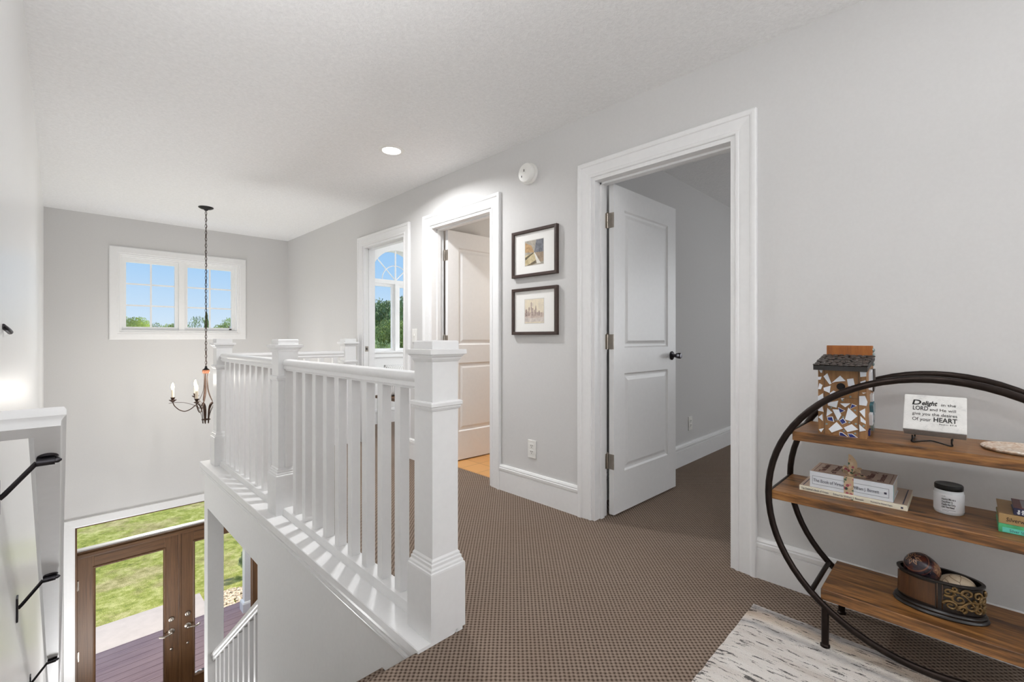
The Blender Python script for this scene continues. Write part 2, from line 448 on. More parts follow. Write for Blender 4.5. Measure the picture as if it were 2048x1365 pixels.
def sash(par, xa, xb, za, zb, y, fr=.036, nx=2, nz=3, mw=.016, mat='vinyl'):
    bm = bmesh.new()
    box(bm, xa, xa + fr, y, y + .04, za, zb); box(bm, xb - fr, xb, y, y + .04, za, zb)
    box(bm, xa + fr, xb - fr, y, y + .04, za, za + fr); box(bm, xa + fr, xb - fr, y, y + .04, zb - fr, zb)
    s = obj('sash', bm, mat, par)
    gx0, gx1, gz0, gz1 = xa + fr, xb - fr, za + fr, zb - fr
    bm = bmesh.new(); box(bm, gx0, gx1, y + .017, y + .023, gz0, gz1); obj('pane', bm, 'glass', s)
    if nx > 1 or nz > 1:
        bm = bmesh.new()
        for i in range(1, nx):
            c = gx0 + (gx1 - gx0) * i / nx; box(bm, c - mw / 2, c + mw / 2, y + .012, y + .028, gz0, gz1)
        for i in range(1, nz):
            c = gz0 + (gz1 - gz0) * i / nz; box(bm, gx0, gx1, y + .0125, y + .0275, c - mw / 2, c + mw / 2)
        obj('grille', bm, mat, s)
    return s
w = thing('window_1', 'white double window with grid panes high on the stairwell wall', 'window', (1.078, YF, 1.165), kind='structure')
bm = bmesh.new(); ya, yb = YF + .0, YF + .15
for a, b, c, d in ((x0, x0 + .014, z0, z1), (x1 - .014, x1, z0, z1), (x0 + .014, x1 - .014, z0, z0 + .014), (x0 + .014, x1 - .014, z1 - .014, z1)): box(bm, a, b, ya, yb, c, d)
for a, b, c, d in ((x0 + .014, x0 + .024, z0 + .014, z1 - .014), (x1 - .024, x1 - .014, z0 + .014, z1 - .014), (x0 + .024, x1 - .024, z0 + .014, z0 + .022), (x0 + .024, x1 - .024, z1 - .03, z1 - .014)): box(bm, a, b, ya + .045, yb, c, d)
box(bm, 1.04, 1.095, ya + .03, yb, z0 + .014, z1 - .014)
obj('window_frame', bm, 'vinyl', w)
sash(w, x0 + .024, 1.04, z0 + .02, z1 - .03, YF + .065); sash(w, 1.095, x1 - .024, z0 + .02, z1 - .03, YF + .065)
bm = bmesh.new(); box(bm, 1.575, 1.6, YF + .05, YF + .066, z0 + .03, z0 + .044); obj('latch', bm, 'slot', w)

# arched window
w = thing('window_2', 'white arched fan window of the sunny room past the far doorway', 'window', (AX, AY, AS), kind='structure')
def arch_pts(r, zb=AS): return [(AX - r, zb, -1, 0)] + [(AX - r * math.cos(PI * i / n), AZ + r * math.sin(PI * i / n), 0, 0) for i in range(n + 1)] + [(AX + r, zb, 1, 0)]
bm = bmesh.new()
def arch_band(bm, r0, r1, y0, y1, zb):
    A, B = arch_pts(r0, zb), arch_pts(r1, zb)
    for (a, b, c, d) in zip(A, A[1:], B, B[1:]):
        quad(bm, [(a[0], y0, a[1]), (b[0], y0, b[1]), (d[0], y0, d[1]), (c[0], y0, c[1])])
        quad(bm, [(a[0], y0, a[1]), (b[0], y0, b[1]), (b[0], y1, b[1]), (a[0], y1, a[1])])
        quad(bm, [(c[0], y0, c[1]), (d[0], y0, d[1]), (d[0], y1, d[1]), (c[0], y1, c[1])])
arch_band(bm, AR - .03, AR + .065, AY - .016, AY + .16, AS)
box(bm, AX - AR - .08, AX + AR + .08, AY - .02, AY + .1, AS - .07, AS - .0)
box(bm, AX - AR - .1, AX + AR + .1, AY - .04, AY + .05, AS - .012, AS + .008)
obj('window_frame', bm, 'vinyl', w)
bm = bmesh.new(); rg = AR - .03
box(bm, AX - rg, AX + rg, AY + .03, AY + .1, AZ - .055, AZ)
box(bm, AX - .007, AX + .007, AY + .05, AY + .066, AZ, AZ + rg)
tube(bm, [(AX - rg / 2 * math.cos(PI * i / 20), AY + .058, AZ + rg / 2 * math.sin(PI * i / 20)) for i in range(21)], .006, 6)
for s in (-1, 1): tube(bm, [(AX, AY + .058, AZ), (AX + s * rg * S2, AY + .058, AZ + rg * S2)], .007, 6)
box(bm, AX - .022, AX + .022, AY + .02, AY + .1, AS, AZ - .05)
obj('fan_grille', bm, 'vinyl', w)
bm = bmesh.new(); quad(bm, [(AX - rg, AY + .06, AZ)] + [(AX - rg * math.cos(PI * i / n), AY + .06, AZ + rg * math.sin(PI * i / n)) for i in range(1, n)] + [(AX + rg, AY + .06, AZ)]); obj('fan_pane', bm, 'glass', w)
sash(w, AX - rg, AX - .022, AS + .008, AZ - .055, AY + .045, .034, 1, 1); sash(w, AX + .022, AX + rg, AS + .008, AZ - .055, AY + .045, .034, 1, 1)

# ------------------------------------------------------------------ panel doors
def panel_leaf(w, h, th, pans):
    bm = bmesh.new()
    xs = [0, pans[0][0], pans[0][1], w]
    zs = [0] + [v for p in pans for v in p[2:]] + [h]
    for side in (0, 1):
        y = 0 if side else -th; sg = -1 if side else 1
        for i in range(3):
            for j in range(len(zs) - 1):
                if i == 1 and j % 2 == 1: continue
                quad(bm, [(xs[i], y, zs[j]), (xs[i + 1], y, zs[j]), (xs[i + 1], y, zs[j + 1]), (xs[i], y, zs[j + 1])])
        for x0, x1, z0, z1 in pans:
            st = [(0, 0), (.010, .009), (.020, .010), (.028, .009), (.045, .003), (.048, .003)]
            rr = []
            for d, dep in st:
                yy = y + sg * dep
                rr.append([(x0 + d, yy, z0 + d), (x1 - d, yy, z0 + d), (x1 - d, yy, z1 - d), (x0 + d, yy, z1 - d)])
            V = rings(bm, rr, cap=False); bm.faces.new(V[-1])
    for a, b in (((0, 0), (w, 0)), ((0, h), (w, h)), ((0, 0), (0, h)), ((w, 0), (w, h))):
        quad(bm, [(a[0], 0, a[1]), (b[0], 0, b[1]), (b[0], -th, b[1]), (a[0], -th, a[1])])
    return bm
def hinged_door(name, label, x, y, ang, w, jy, knob=True):
    d = thing(name, label, 'door', (x, y, .012), math.radians(ang), kind='structure')
    h = 2.022
    pans = [(.115, w - .115, .25, .86), (.115, w - .115, 1.02, 1.88)]
    obj('door_leaf', panel_leaf(w, h, .035, pans), 'white', d, local=True)
    for zc in (1.815, 1.07, .335):
        bm = bmesh.new(); z = zc - .012
        box(bm, -.034, -.002, jy - y - .0185, jy - y - .0155, z - .046, z + .046)      # jamb plate
        box(bm, -.003, .0, -.036, .0, z - .046, z + .046)                                # leaf edge plate
        for k in range(5): lathe(bm, [(.0065, z - .046 + k * .0184), (.0065, z - .046 + k * .0184 + .0178)], -.004, (jy - y) * .28, 12)
        lathe(bm, [(.005, z + .046), (.0075, z + .049), (.003, z + .054)], -.004, (jy - y) * .28, 12)
        obj('hinge', bm, 'nickel', d, smooth=True, local=True)
    if knob:
        bm = bmesh.new(); kz = .955; kx = w - .062
        lathe(bm, [(.005, -.035), (.031, -.0355), (.032, -.04), (.024, -.046), (.012, -.049), (.011, -.065), (.017, -.07), (.02, -.083), (.021, -.1), (.017, -.107), (.004, -.108)], kx, 0, 24, axis='y', cz=kz)
        box(bm, kx - .06, kx + .012, -.102, -.088, kz - .012, kz + .012, .004)
        obj('door_handle', bm, 'gunmetal', d, smooth=True, local=True)
    return d
hinged_door('door_1', 'open white two-panel door of the near bedroom', 2.40, 1.556, -1.4, .79, 1.588)
hinged_door('door_2', 'open white two-panel door of the bathroom over orange tile', 2.40, 3.222, -2.6, .755, 3.261)

# ------------------------------------------------------------------ front double doors
bm = bmesh.new(); a, b, c, d = DU
fy0, fy1 = YF + .0, YF + .15
FC = [(0, .0), (0, .012), (.01, .016), (.06, .018), (.085, .018), (.088, .012), (.088, -.001)]
sweep_frame(bm, [(a, ZL, -1, 0), (a, d, -1, 1), (b, d, 1, 1), (b, ZL, 1, 0)], FC, lambda q, z, h: (q, YF - h, z), False)
struct('trim_6', bm, 'white', 'white casing around the brown front doors and transom', 'door casing')
fr = thing('window_3', 'wide transom window over the brown front doors', 'window', ((a + b) / 2, YF, -1.2), kind='structure')
bm = bmesh.new()
box(bm, a, a + .016, fy0, fy1, ZL, d); box(bm, b - .016, b, fy0, fy1, ZL, d); box(bm, a + .016, b - .016, fy0, fy1, d - .014, d)
obj('door_frame', bm, 'oak_z', fr)
bm = bmesh.new(); box(bm, a + .016, b - .016, fy0 + .0, fy1, -1.268, -1.228, .006); box(bm, a + .016, b - .016, fy0 + .02, fy1, -1.228, -1.212, .003); obj('transom_bar', bm, 'oak_x', fr)
bm = bmesh.new(); box(bm, a + .016, b - .016, fy0 + .05, fy1 - .02, -1.212, -1.196, .002); obj('glazing_bead', bm, 'vinyl', fr)
bm = bmesh.new(); box(bm, a + .016, b - .016, YF + .075, YF + .083, -1.2, d - .014); obj('pane', bm, 'glass', fr)

def lever(par, x, z, dirn):
    y = YF + .03
    bm = bmesh.new()
    lathe(bm, [(.004, 0), (.034, 0), (.035, -.006), (.026, -.012), (.014, -.014), (.012, -.05), (.004, -.052)], x, y, 24, axis='y', cz=z)
    tube(bm, smoothpath([(x, y - .046, z), (x + dirn * .03, y - .052, z - .004), (x + dirn * .07, y - .05, z - .012), (x + dirn * .105, y - .045, z - .004), (x + dirn * .12, y - .043, z + .002)]), [(.0075, .006)] * 12 + [(.011, .005)] * 13, 8)
    obj('lever_handle', bm, 'nickel', par, smooth=True)
    bm = bmesh.new(); lathe(bm, [(.004, 0), (.03, 0), (.031, -.005), (.027, -.013), (.02, -.015), (.02, -.012), (.004, -.012)], x, y, 24, axis='y', cz=z + .147)
    box(bm, x - .004, x + .004, y - .026, y - .012, z + .133, z + .161, .002)
    obj('deadbolt', bm, 'nickel', par, smooth=True)
    bm = bmesh.new(); lathe(bm, [(.003, 0), (.014, 0), (.014, -.005), (.003, -.008)], x, y, 16, axis='y', cz=z - .21)
    obj('bolt_cap', bm, 'nickel', par, smooth=True)
def front_leaf(name, label, xa, xb, hx, dirn, hinge_x):
    d = thing(name, label, 'door', ((xa + xb) / 2, YF + .05, ZL), kind='structure')
    y0, y1, zt, st = YF + .03, YF + .075, -1.272, .135
    g0, g1, gz0, gz1 = xa + st, xb - st, -3.06, zt - .137
    bm = bmesh.new(); box(bm, xa, g0, y0, y1, ZL + .02, zt, .002); box(bm, g1, xb, y0, y1, ZL + .02, zt, .002)
    obj('stile', bm, 'oak_z', d)
    bm = bmesh.new(); box(bm, g0, g1, y0 + .001, y1 - .001, ZL + .02, gz0); box(bm, g0, g1, y0 + .001, y1 - .001, gz1, zt)
    obj('door_rail', bm, 'oak_x', d)
    bm = bmesh.new()
    sweep_frame(bm, [(g0, gz0, 1, 1), (g0, gz1, 1, -1), (g1, gz1, -1, -1), (g1, gz0, -1, 1)], [(-.012, -.001), (-.012, .006), (-.004, .008), (.004, .004), (.012, -.01), (.012, -.02)], lambda q, z, h: (q, y0 - h, z), True)
    obj('glass_bead', bm, 'oak_z', d)
    bm = bmesh.new(); box(bm, g0 + .0, g1, y0 + .02, y0 + .026, gz0, gz1); obj('pane', bm, 'glass', d)
    lever(d, hx, -2.415, dirn)
    for zc in (-1.56, -2.32, -3.08):
        bm = bmesh.new(); lathe(bm, [(.004, zc - .055), (.008, zc - .05), (.008, zc + .05), (.004, zc + .055)], hinge_x, YF + .02, 12); box(bm, hinge_x - .016, hinge_x + .016, YF + .022, YF + .031, zc - .05, zc + .05)
        obj('hinge', bm, 'nickel', d, smooth=True)
    return d
dl = front_leaf('door_3', 'brown glazed front door leaf nearer the stairs', .152, 1.036, .965, -1, .15)
dr = front_leaf('door_4', 'brown glazed front door leaf half hidden by the white column', 1.056, 1.968, 1.127, 1, 1.97)
bm = bmesh.new(); box(bm, 1.032, 1.062, YF + .022, YF + .08, ZL + .02, -1.272, .004); obj('astragal', bm, 'oak_z', dr)

# ------------------------------------------------------------------ balustrade
NW = [(1.013, 1.418), (1.013, 3.03), (1.013, 4.55), (2.14, 4.55)]
bal = thing('balustrade', 'white landing balustrade with square newel posts and balusters', 'railing', (1.013, 1.418, .012))
def newel(x, y):
    bm = bmesh.new(); sqloft(bm, [(.058, .28), (.058, 1.03)], x, y); p = obj('newel_post', bm, 'white', bal)
    bm = bmesh.new(); sqloft(bm, [(.0775, .012), (.0775, .245), (.0765, .252), (.072, .254), (.072, .262), (.0675, .268), (.0675, .278), (.063, .281), (.063, .289), (.058, .296)], x, y); obj('plinth', bm, 'white', p)
    bm = bmesh.new(); sqloft(bm, [(.057, .828), (.062, .83), (.066, .838), (.066, .843), (.071, .846), (.071, .857), (.066, .861), (.057, .862)], x, y); obj('collar', bm, 'white', p)
    bm = bmesh.new(); sqloft(bm, [(.057, 1.006), (.06, 1.008), (.066, 1.018), (.066, 1.022), (.074, 1.03), (.074, 1.033), (.082, 1.035), (.082, 1.052), (.06, 1.053), (.06, 1.08), (.056, 1.085)], x, y); obj('cap', bm, 'white', p)
for x, y in NW: newel(x, y)
HR = [(-.0, .962), (.014, .961), (.024, .957), (.031, .948), (.033, .938), (.03, .928), (.025, .922), (.028, .914), (.028, .905), (.022, .9), (.022, .894), (0, .894)]
HRP = HR + [(-a, z) for a, z in HR[-2:0:-1]]
BR = [(0, .052), (.026, .052), (.033, .048), (.036, .04), (.036, .03), (.04, .022), (.04, .012), (0, .012)]
BRP = BR + [(-a, z) for a, z in BR[-2:0:-1]]
def run_prof(name, prof, p0, p1, mat='white'):
    bm = bmesh.new(); d = (Vector(p1) - Vector(p0)).normalized(); sd = Vector((d.y, -d.x, 0))
    rings(bm, [[Vector((p[0], p[1], 0)) + sd * a + Vector((0, 0, z)) for a, z in prof] for p in (p0, p1)])
    return obj(name, bm, mat, bal, smooth=30)
for a, b in (((1.013, 1.475, 0), (1.013, 2.973, 0)), ((1.013, 3.087, 0), (1.013, 4.493, 0)), ((1.07, 4.55, 0), (2.083, 4.55, 0))):
    run_prof('handrail', HRP, a, b)
    d = (Vector(b) - Vector(a)).normalized() * .0195
    run_prof('shoe_rail', BRP, Vector(a) + d, Vector(b) - d)
def baluster(x, y):
    bm = bmesh.new(); box(bm, x - .022, x + .022, y - .022, y + .022, .051, .896, .0015, 1); obj('baluster', bm, 'white', bal)
for k in range(9): baluster(1.013, 1.659 + .1438 * k)
for k in range(9): baluster(1.013, 3.264 + .1375 * k)
for k in range(7): baluster(1.157 + .14 * k, 4.55)
for yy in (2.966, 3.094):
    bm = bmesh.new(); box(bm, .991, 1.035, yy - .008, yy + .008, .3, .9); obj('half_baluster', bm, 'white', bal)

# stair railing seen through the square opening
sr = thing('stair_railing', 'white sloping stair railing inside the square opening', 'railing', (.95, 3.9, -2))
sl = -.772
def slope_prof(par, name, prof, x, ya, yb, za, mat='white', capy=None):
    """prof (dx, dn); rail line z = za at ya, going down along +Y"""
    bm = bmesh.new(); rows = []
    for y in (ya, yb):
        z = za + sl * (y - ya); rows.append([(x + a, y, z + q * 1.263) for a, q in prof])
    rings(bm, rows); return obj(name, bm, mat, par, smooth=30)
STR = [(a, z - .962) for a, z in HRP]
slope_prof(sr, 'handrail', STR, .96, 3.186, 4.533, -.53)
slope_prof(sr, 'shoe_rail', [(a * .9, z - .9) for a, z in BRP], .96, 3.186, 4.533, -.53)
for k in range(10):
    y = 3.186 + .075 + .1305 * k; zt = -.53 + sl * (y - 3.186) - .075
    bm = bmesh.new(); box(bm, .94, .98, y - .02, y + .02, zt - 1.03, zt); obj('baluster', bm, 'white', sr)

# wall handrail on the left wall
wr = thing('wall_handrail', 'white stair handrail on dark metal brackets along the left wall', 'handrail', (XL, 1.46, .6))
cx = -.0155; ang = math.atan(-sl); ca, sa = math.cos(ang), math.sin(ang)
U = lambda y0: None
PR = [(-.0215, 0), (.0215, 0), (.0225, .012), (.026, .018), (.031, .022), (.031, .036), (.027, .046), (.018, .052), (0, .054)]
PR = PR + [(-a, b) for a, b in PR[-2:1:-1]]
ya, za = 1.46, .884
def rp(x, s, nrm): return (x, ya + s * ca + nrm * sa, za - s * sa + nrm * ca)
bm = bmesh.new()
L = 5.2
rings(bm, [[rp(cx + a, (-a if s == 0 else s), b) for a, b in PR] for s in (0, L)])
rows = []
for xx in (XL - .0, None): rows.append([rp(xx if xx is not None else cx - 0 + a * -1 * 0 + (0), 0 + a * -1, b) for a, b in PR])
# return leg: profile runs along X, its width along the slope, mitred at the corner
rows = [[rp(XL, -a, b) for a, b in PR], [rp(cx + a, -a, b) for a, b in PR]]
rings(bm, rows)
obj('rail', bm, 'white', wr, smooth=30)
def uz(y): return za + sl * (y - ya)
for by in (1.555, 2.255, 3.316, 4.4):
    z = uz(by); bm = bmesh.new()
    n0 = Vector((0, sa, ca)); tdir = Vector((0, ca, -sa)); c0 = Vector((cx, by, z))
    tube(bm, [c0 - n0 * .0005, c0 - n0 * .005], [(.019, .019), (.015, .015)], 20)
    tube(bm, [c0 - n0 * .012 + Vector((d_, 0, 0)) for d_ in (-.019, .012, .0125, .018, .024)], [.0105, .0105, .007, .007, .002], 16)
    b = obj('bracket', bm, 'gunmetal', wr, smooth=True)
    bm = bmesh.new(); e = c0 - n0 * .012 + Vector((-.018, 0, 0))
    wp = Vector((XL + .004, by - .02, z - .078))
    tube(bm, [e, e + (wp + Vector((.008, .001, .008)) - e) * .5, wp + Vector((.008, .001, .008)), wp], (.0062, .0045), 8); obj('bracket_arm', bm, 'gunmetal', b, smooth=True)
    bm = bmesh.new(); box(bm, XL, XL + .005, by - .038, by - .002, z - .118, z - .038, .002); obj('wall_plate', bm, 'gunmetal', b)

# small metal hook on left wall
bm = bmesh.new(); tube(bm, smoothpath([(XL, 1.69, 1.125), (XL + .006, 1.70, 1.118), (XL + .010, 1.72, 1.112), (XL + .012, 1.738, 1.107)]), [.006] * 16 + [.005, .004, .003], 10)
tag(obj('wall_hook', bm, M['gunmetal'], smooth=True), 'small grey metal hook sticking out of the bright left wall', 'hook')

# ------------------------------------------------------------------ chandelier
CX, CY = 1.086, 5.547
ch = thing('chandelier', 'rustic iron candle chandelier hanging on a chain in the stairwell', 'chandelier', (CX, CY, .21))
bm = bmesh.new(); lathe(bm, [(.004, 2.44), (.067, 2.44), (.067, 2.434), (.05, 2.424), (.02, 2.416), (.012, 2.405), (.004, 2.403)], CX, CY, 32); obj('ceiling_canopy', bm, 'black', ch, smooth=True)
bm = bmesh.new(); z = 2.40; k = 0
while z > .80:
    big = k >= 44
    ln, wd = .040, .0095
    a = (k % 2) * PI / 2 + .3
    pts = []
    for i in range(12):
        t = 2 * PI * i / 12; px = wd * math.cos(t); pz = ln / 2 * math.sin(t) if abs(math.sin(t)) < .9 else ln / 2 * math.sin(t)
        pts.append((CX + px * math.cos(a), CY + px * math.sin(a), z - ln / 2 + pz))
    tube(bm, pts, .0024, 6, closed=True); z -= .0335; k += 1
tube(bm, smoothpath([(CX + .004 * math.sin(i * 1.3), CY + .004 * math.cos(i * 1.7), 2.40 - i * .1) for i in range(17)], 3), .0018, 6)
obj('chain', bm, 'iron', ch, smooth=True)
bm = bmesh.new(); lathe(bm, [(.003, .806), (.01, .8), (.012, .785), (.018, .776), (.03, .768), (.031, .762), (.003, .76)], CX, CY, 20); obj('top_cap', bm, 'black', ch, smooth=True)
bm = bmesh.new(); lathe(bm, [(.003, .763), (.031, .763), (.033, .758), (.033, .734), (.029, .728), (.003, .728)], CX, CY, 24); obj('hub', bm, 'hubwood', ch, smooth=True)
bm = bmesh.new(); lathe(bm, [(.029, .249), (.038, .249), (.038, .257), (.029, .257), (.029, .249)], CX, CY, 28); obj('lower_ring', bm, 'iron', ch, smooth=True)
for i in range(5):
    a = math.radians(171 + 72 * i); ca_, sa_ = math.cos(a), math.sin(a)
    def W(pts): return smoothpath([(CX + r * .8 * ca_, CY + r * .8 * sa_, z) for r, z in pts], 5)
    side = (-sa_, ca_, 0)
    bm = bmesh.new(); P_ = W([(.022, .73), (.02, .66), (.026, .57), (.045, .51), (.068, .465), (.084, .44)])
    tube(bm, P_, [(.005 + .006 * math.sin(PI * min(1, j / (len(P_) - 1))) ** 1, .0025) if j < len(P_) - 1 else (.0008, .0008) for j in range(len(P_))], 8, flat=side); obj('strap', bm, 'iron', ch, smooth=True)
    bm = bmesh.new(); P_ = W([(.03, .212), (.034, .28), (.044, .36), (.062, .408), (.09, .428)])
    tube(bm, P_, [(.004 + .010 * math.sin(PI * j / (len(P_) - 1)), .003) for j in range(len(P_))], 8, flat=side); obj('leaf', bm, 'iron', ch, smooth=True)
    bm = bmesh.new(); tube(bm, W([(.04, .33), (.055, .375), (.085, .418), (.118, .402), (.16, .372), (.219, .353), (.276, .371), (.324, .413), (.343, .452)]), .0045, 8)
    arm = obj('arm', bm, 'iron', ch, smooth=True)
    bm = bmesh.new(); tube(bm, W([(.383, .443), (.34, .447), (.293, .447), (.21, .437), (.113, .40), (.07, .35), (.046, .29), (.036, .215)]), .0022, 6); obj('tendril', bm, 'iron', arm, smooth=True)
    bx_, by_ = CX + .2744 * ca_, CY + .2744 * sa_
    bm = bmesh.new(); lathe(bm, [(.003, .45), (.01, .455), (.032, .474), (.033, .476), (.012, .472), (.01, .478), (.017, .492), (.02, .5), (.014, .502), (.003, .5)], bx_, by_, 20); obj('candle_cup', bm, 'iron', arm, smooth=True)
    bm = bmesh.new(); lathe(bm, [(.003, .5), (.0125, .5), (.0125, .575), (.003, .576)], bx_, by_, 16); obj('candle_sleeve', bm, paint('ivory_sleeve', (226, 212, 192), .5) if i == 0 else bpy.data.materials['ivory_sleeve'], arm, smooth=True)
    bm = bmesh.new(); lathe(bm, [(.003, .575), (.007, .577), (.0125, .592), (.014, .606), (.011, .624), (.005, .64), (.001, .646)], bx_, by_, 16); obj('bulb', bm, 'bulb', arm, smooth=True)

# ------------------------------------------------------------------ ceiling lamp, detector, outlets, switch
LX, LY = 1.692, 2.911
rl = thing('recessed_light', 'round lit recessed light in the white ceiling', 'ceiling light', (LX, LY, ZC))
bm = bmesh.new(); lathe(bm, [(.062, 2.441), (.062, 2.436), (.066, 2.431), (.086, 2.434), (.09, 2.44), (.062, 2.441)], LX, LY, 40); obj('trim_ring', bm, 'plastic', rl, smooth=True)
bm = bmesh.new(); lathe(bm, [(.002, 2.437), (.0635, 2.437), (.0635, 2.439), (.002, 2.439)], LX, LY, 40); obj('lens', bm, 'lens', rl)
sd = thing('smoke_detector', 'round white smoke detector high on the landing wall', 'smoke detector', (XW, 2.10, 2.206))
bm = bmesh.new(); lathe(bm, [(.003, 0), (.071, 0), (.071, -.014), (.068, -.018), (.062, -.019), (.062, -.024), (.066, -.026), (.066, -.04), (.06, -.049), (.04, -.052), (.003, -.053)], XW, 2.10, 40, axis='x', cz=2.206); obj('housing', bm, 'plastic', sd, smooth=True)
bm = bmesh.new(); box(bm, XW - .056, XW - .05, 2.092, 2.112, 2.198, 2.238, .004); obj('test_button', bm, 'plastic', sd)
bm = bmesh.new(); box(bm, XW - .0535, XW - .05, 2.125, 2.131, 2.178, 2.19); obj('vent_slot', bm, 'slot', sd)
bm = bmesh.new(); box(bm, XW - .0575, XW - .0555, 2.099, 2.105, 2.21, 2.226); obj('button_slot', bm, 'slot', sd)

def outlet(label, world, loc):
    o = thing('wall_outlet', label, 'outlet', loc, group='wall outlets')
    def B(a0, a1, z0, z1, h0, h1, bev=0):
        bm = bmesh.new(); p, q = world(a0, z0, h0), world(a1, z1, h1)
        box(bm, min(p[0], q[0]), max(p[0], q[0]), min(p[1], q[1]), max(p[1], q[1]), z0, z1, bev); return bm
    c = loc[2]
    obj('cover_plate', B(-.036, .036, c - .06, c + .06, 0, .006, .002), 'plastic', o)
    for dz in (-.02, .02):
        f = obj('receptacle', B(-.017, .017, c + dz - .0145, c + dz + .0145, .005, .008, .001), 'plastic', o)
        for da in (-.006, .006):
            obj('slot', B(da - .0016, da + .0016, c + dz - .001, c + dz + .009, .0078, .0084), 'slot', f)
        obj('slot', B(-.0022, .0022, c + dz - .010, c + dz - .005, .0078, .0084), 'slot', f)
    return o
outlet('white wall outlet low on the grey wall under the two pictures', lambda a, z, h: (XW - h, 2.078 + a, z), (XW, 2.078, .343))
outlet('white wall outlet inside the bedroom right of the open door', lambda a, z, h: (3.954 + a, 1.73 - h, z), (3.954, 1.73, .34))
ls = thing('light_switch', 'white light switch beside the far doorway', 'light switch', (XW, 3.505, 1.115))
bm = bmesh.new(); box(bm, XW - .006, XW, 3.469, 3.541, 1.055, 1.175, .002); obj('cover_plate', bm, 'plastic', ls)
bm = bmesh.new(); box(bm, XW - .016, XW - .005, 3.5, 3.51, 1.108, 1.13, .001); obj('toggle', bm, 'plastic', ls)

# ------------------------------------------------------------------ pictures
M['frame'] = paint('espresso_frame', (64, 48, 42), .4, nscale=40, amt=.15)
M['mat'] = paint('white_mat_board', (240, 239, 236), .8, nscale=90, amt=.01)
def wcol(name, a, b, sc=40):
    k = NT(name); n1 = k.noise(k.coord(), sc, 4, .6, .8); k.base(k.ramp(n1, [(.3, a), (.7, b)])); k.rough(.7); return k.m
def picture(label, yc, zc, polys, px, pz):
    p = thing('picture_frame', label, 'picture', (XW, yc, zc - .16), group='framed pictures on the landing wall')
    w, h, f = .405, .318, .021
    prof = [(0, .002), (0, .022), (.003, .0255), (.018, .0265), (.021, .024), (.021, 0)]
    bm = bmesh.new(); y0, y1, z0, z1 = yc - w / 2 + f, yc + w / 2 - f, zc - h / 2 + f, zc + h / 2 - f
    sweep_frame(bm, [(y0, z0, -1, -1), (y0, z1, -1, 1), (y1, z1, 1, 1), (y1, z0, 1, -1)], prof, lambda a, z, hh: (XW - hh, a, z), True)
    obj('frame', bm, 'frame', p)
    bm = bmesh.new(); box(bm, XW - .012, XW - .008, y0, y1, z0, z1); obj('mat_board', bm, 'mat', p)
    bm = bmesh.new(); mats = []
    hw, hh = px / 2, pz / 2
    quad(bm, [(XW - .0122, yc + hw + .004, zc - hh - .004), (XW - .0122, yc - hw - .004, zc - hh - .004), (XW - .0122, yc - hw - .004, zc + hh + .004), (XW - .0122, yc + hw + .004, zc + hh + .004)]); mats.append(paint('print_edge', (206, 202, 196), .8))
    for i, (m, pts) in enumerate(polys):
        mats.append(m); x = XW - .0124 - .00004 * i
        quad(bm, [(x, yc + hw - u * px, zc - hh + v * pz) for u, v in pts], len(mats) - 1)
    obj('print', bm, mats, p)
    bm = bmesh.new(); box(bm, XW - .0185, XW - .0165, y0, y1, z0, z1); obj('picture_glass', bm, 'glass', p)
A1 = [(wcol('w_sky', (150, 144, 132), (190, 182, 168)), [(0, 0), (1, 0), (1, 1), (0, 1)]),
      (wcol('w_gold', (156, 124, 84), (204, 168, 122)), [(0, .55), (.5, .5), (.35, .8), (0, .95)]),
      (wcol('w_storm', (74, 76, 84), (140, 142, 148)), [(.5, .5), (1, .45), (1, 1), (.62, 1), (.55, .75)]),
      (wcol('w_field', (170, 152, 112), (216, 202, 164)), [(0, .0), (.35, .08), (.62, .2), (.5, .5), (0, .42)]),
      (wcol('w_earth', (112, 98, 82), (176, 154, 130)), [(.5, .5), (.8, .06), (1, .1), (1, .48)]),
      (wcol('w_dark', (62, 56, 44), (118, 104, 70)), [(0, .34), (.5, .52), (.45, .46), (0, .22)]),
      (wcol('w_dark2', (70, 64, 54), (140, 122, 90)), [(.1, 0), (.6, .18), (.62, .06), (.4, 0)]),
      (wcol('w_road', (214, 210, 200), (238, 236, 230)), [(.49, .5), (.53, .5), (.86, .04), (.66, .04)])]
picture('upper of the two dark-framed pictures, abstract gold and grey landscape', 2.05, 1.667, A1, .165, .165)
tw = [(.03, .58, .1), (.14, .5, .05), (.2, .66, .06), (.32, .84, .06), (.4, .62, .05), (.5, .55, .06), (.57, .68, .04), (.64, .45, .07), (.74, .5, .05), (.86, .42, .07)]
A2 = [(wcol('c_sky', (214, 204, 188), (236, 224, 198), 25), [(0, 0), (1, 0), (1, 1), (0, 1)]),
      (wcol('c_mist', (178, 160, 150), (220, 204, 192), 30), [(0, .12), (1, .2), (1, .42), (.6, .46), (0, .44)])]
ct = [wcol('c_tower', (122, 104, 98), (190, 170, 160), 70), wcol('c_tower2', (150, 132, 124), (206, 188, 176), 70)]
for i, (u, tp, wd) in enumerate(tw): A2.append((ct[i % 2], [(u, .3), (u + wd, .3), (u + wd, tp), (u + wd / 2, tp + (.07 if i in (3, 6) else .006)), (u, tp)]))
A2.append((wcol('c_water', (188, 178, 172), (226, 216, 206), 40), [(0, .05), (1, .05), (1, .24), (.5, .2), (0, .26)]))
picture('lower of the two dark-framed pictures, pale watercolour city skyline', 2.05, 1.274, A2, .17, .16)

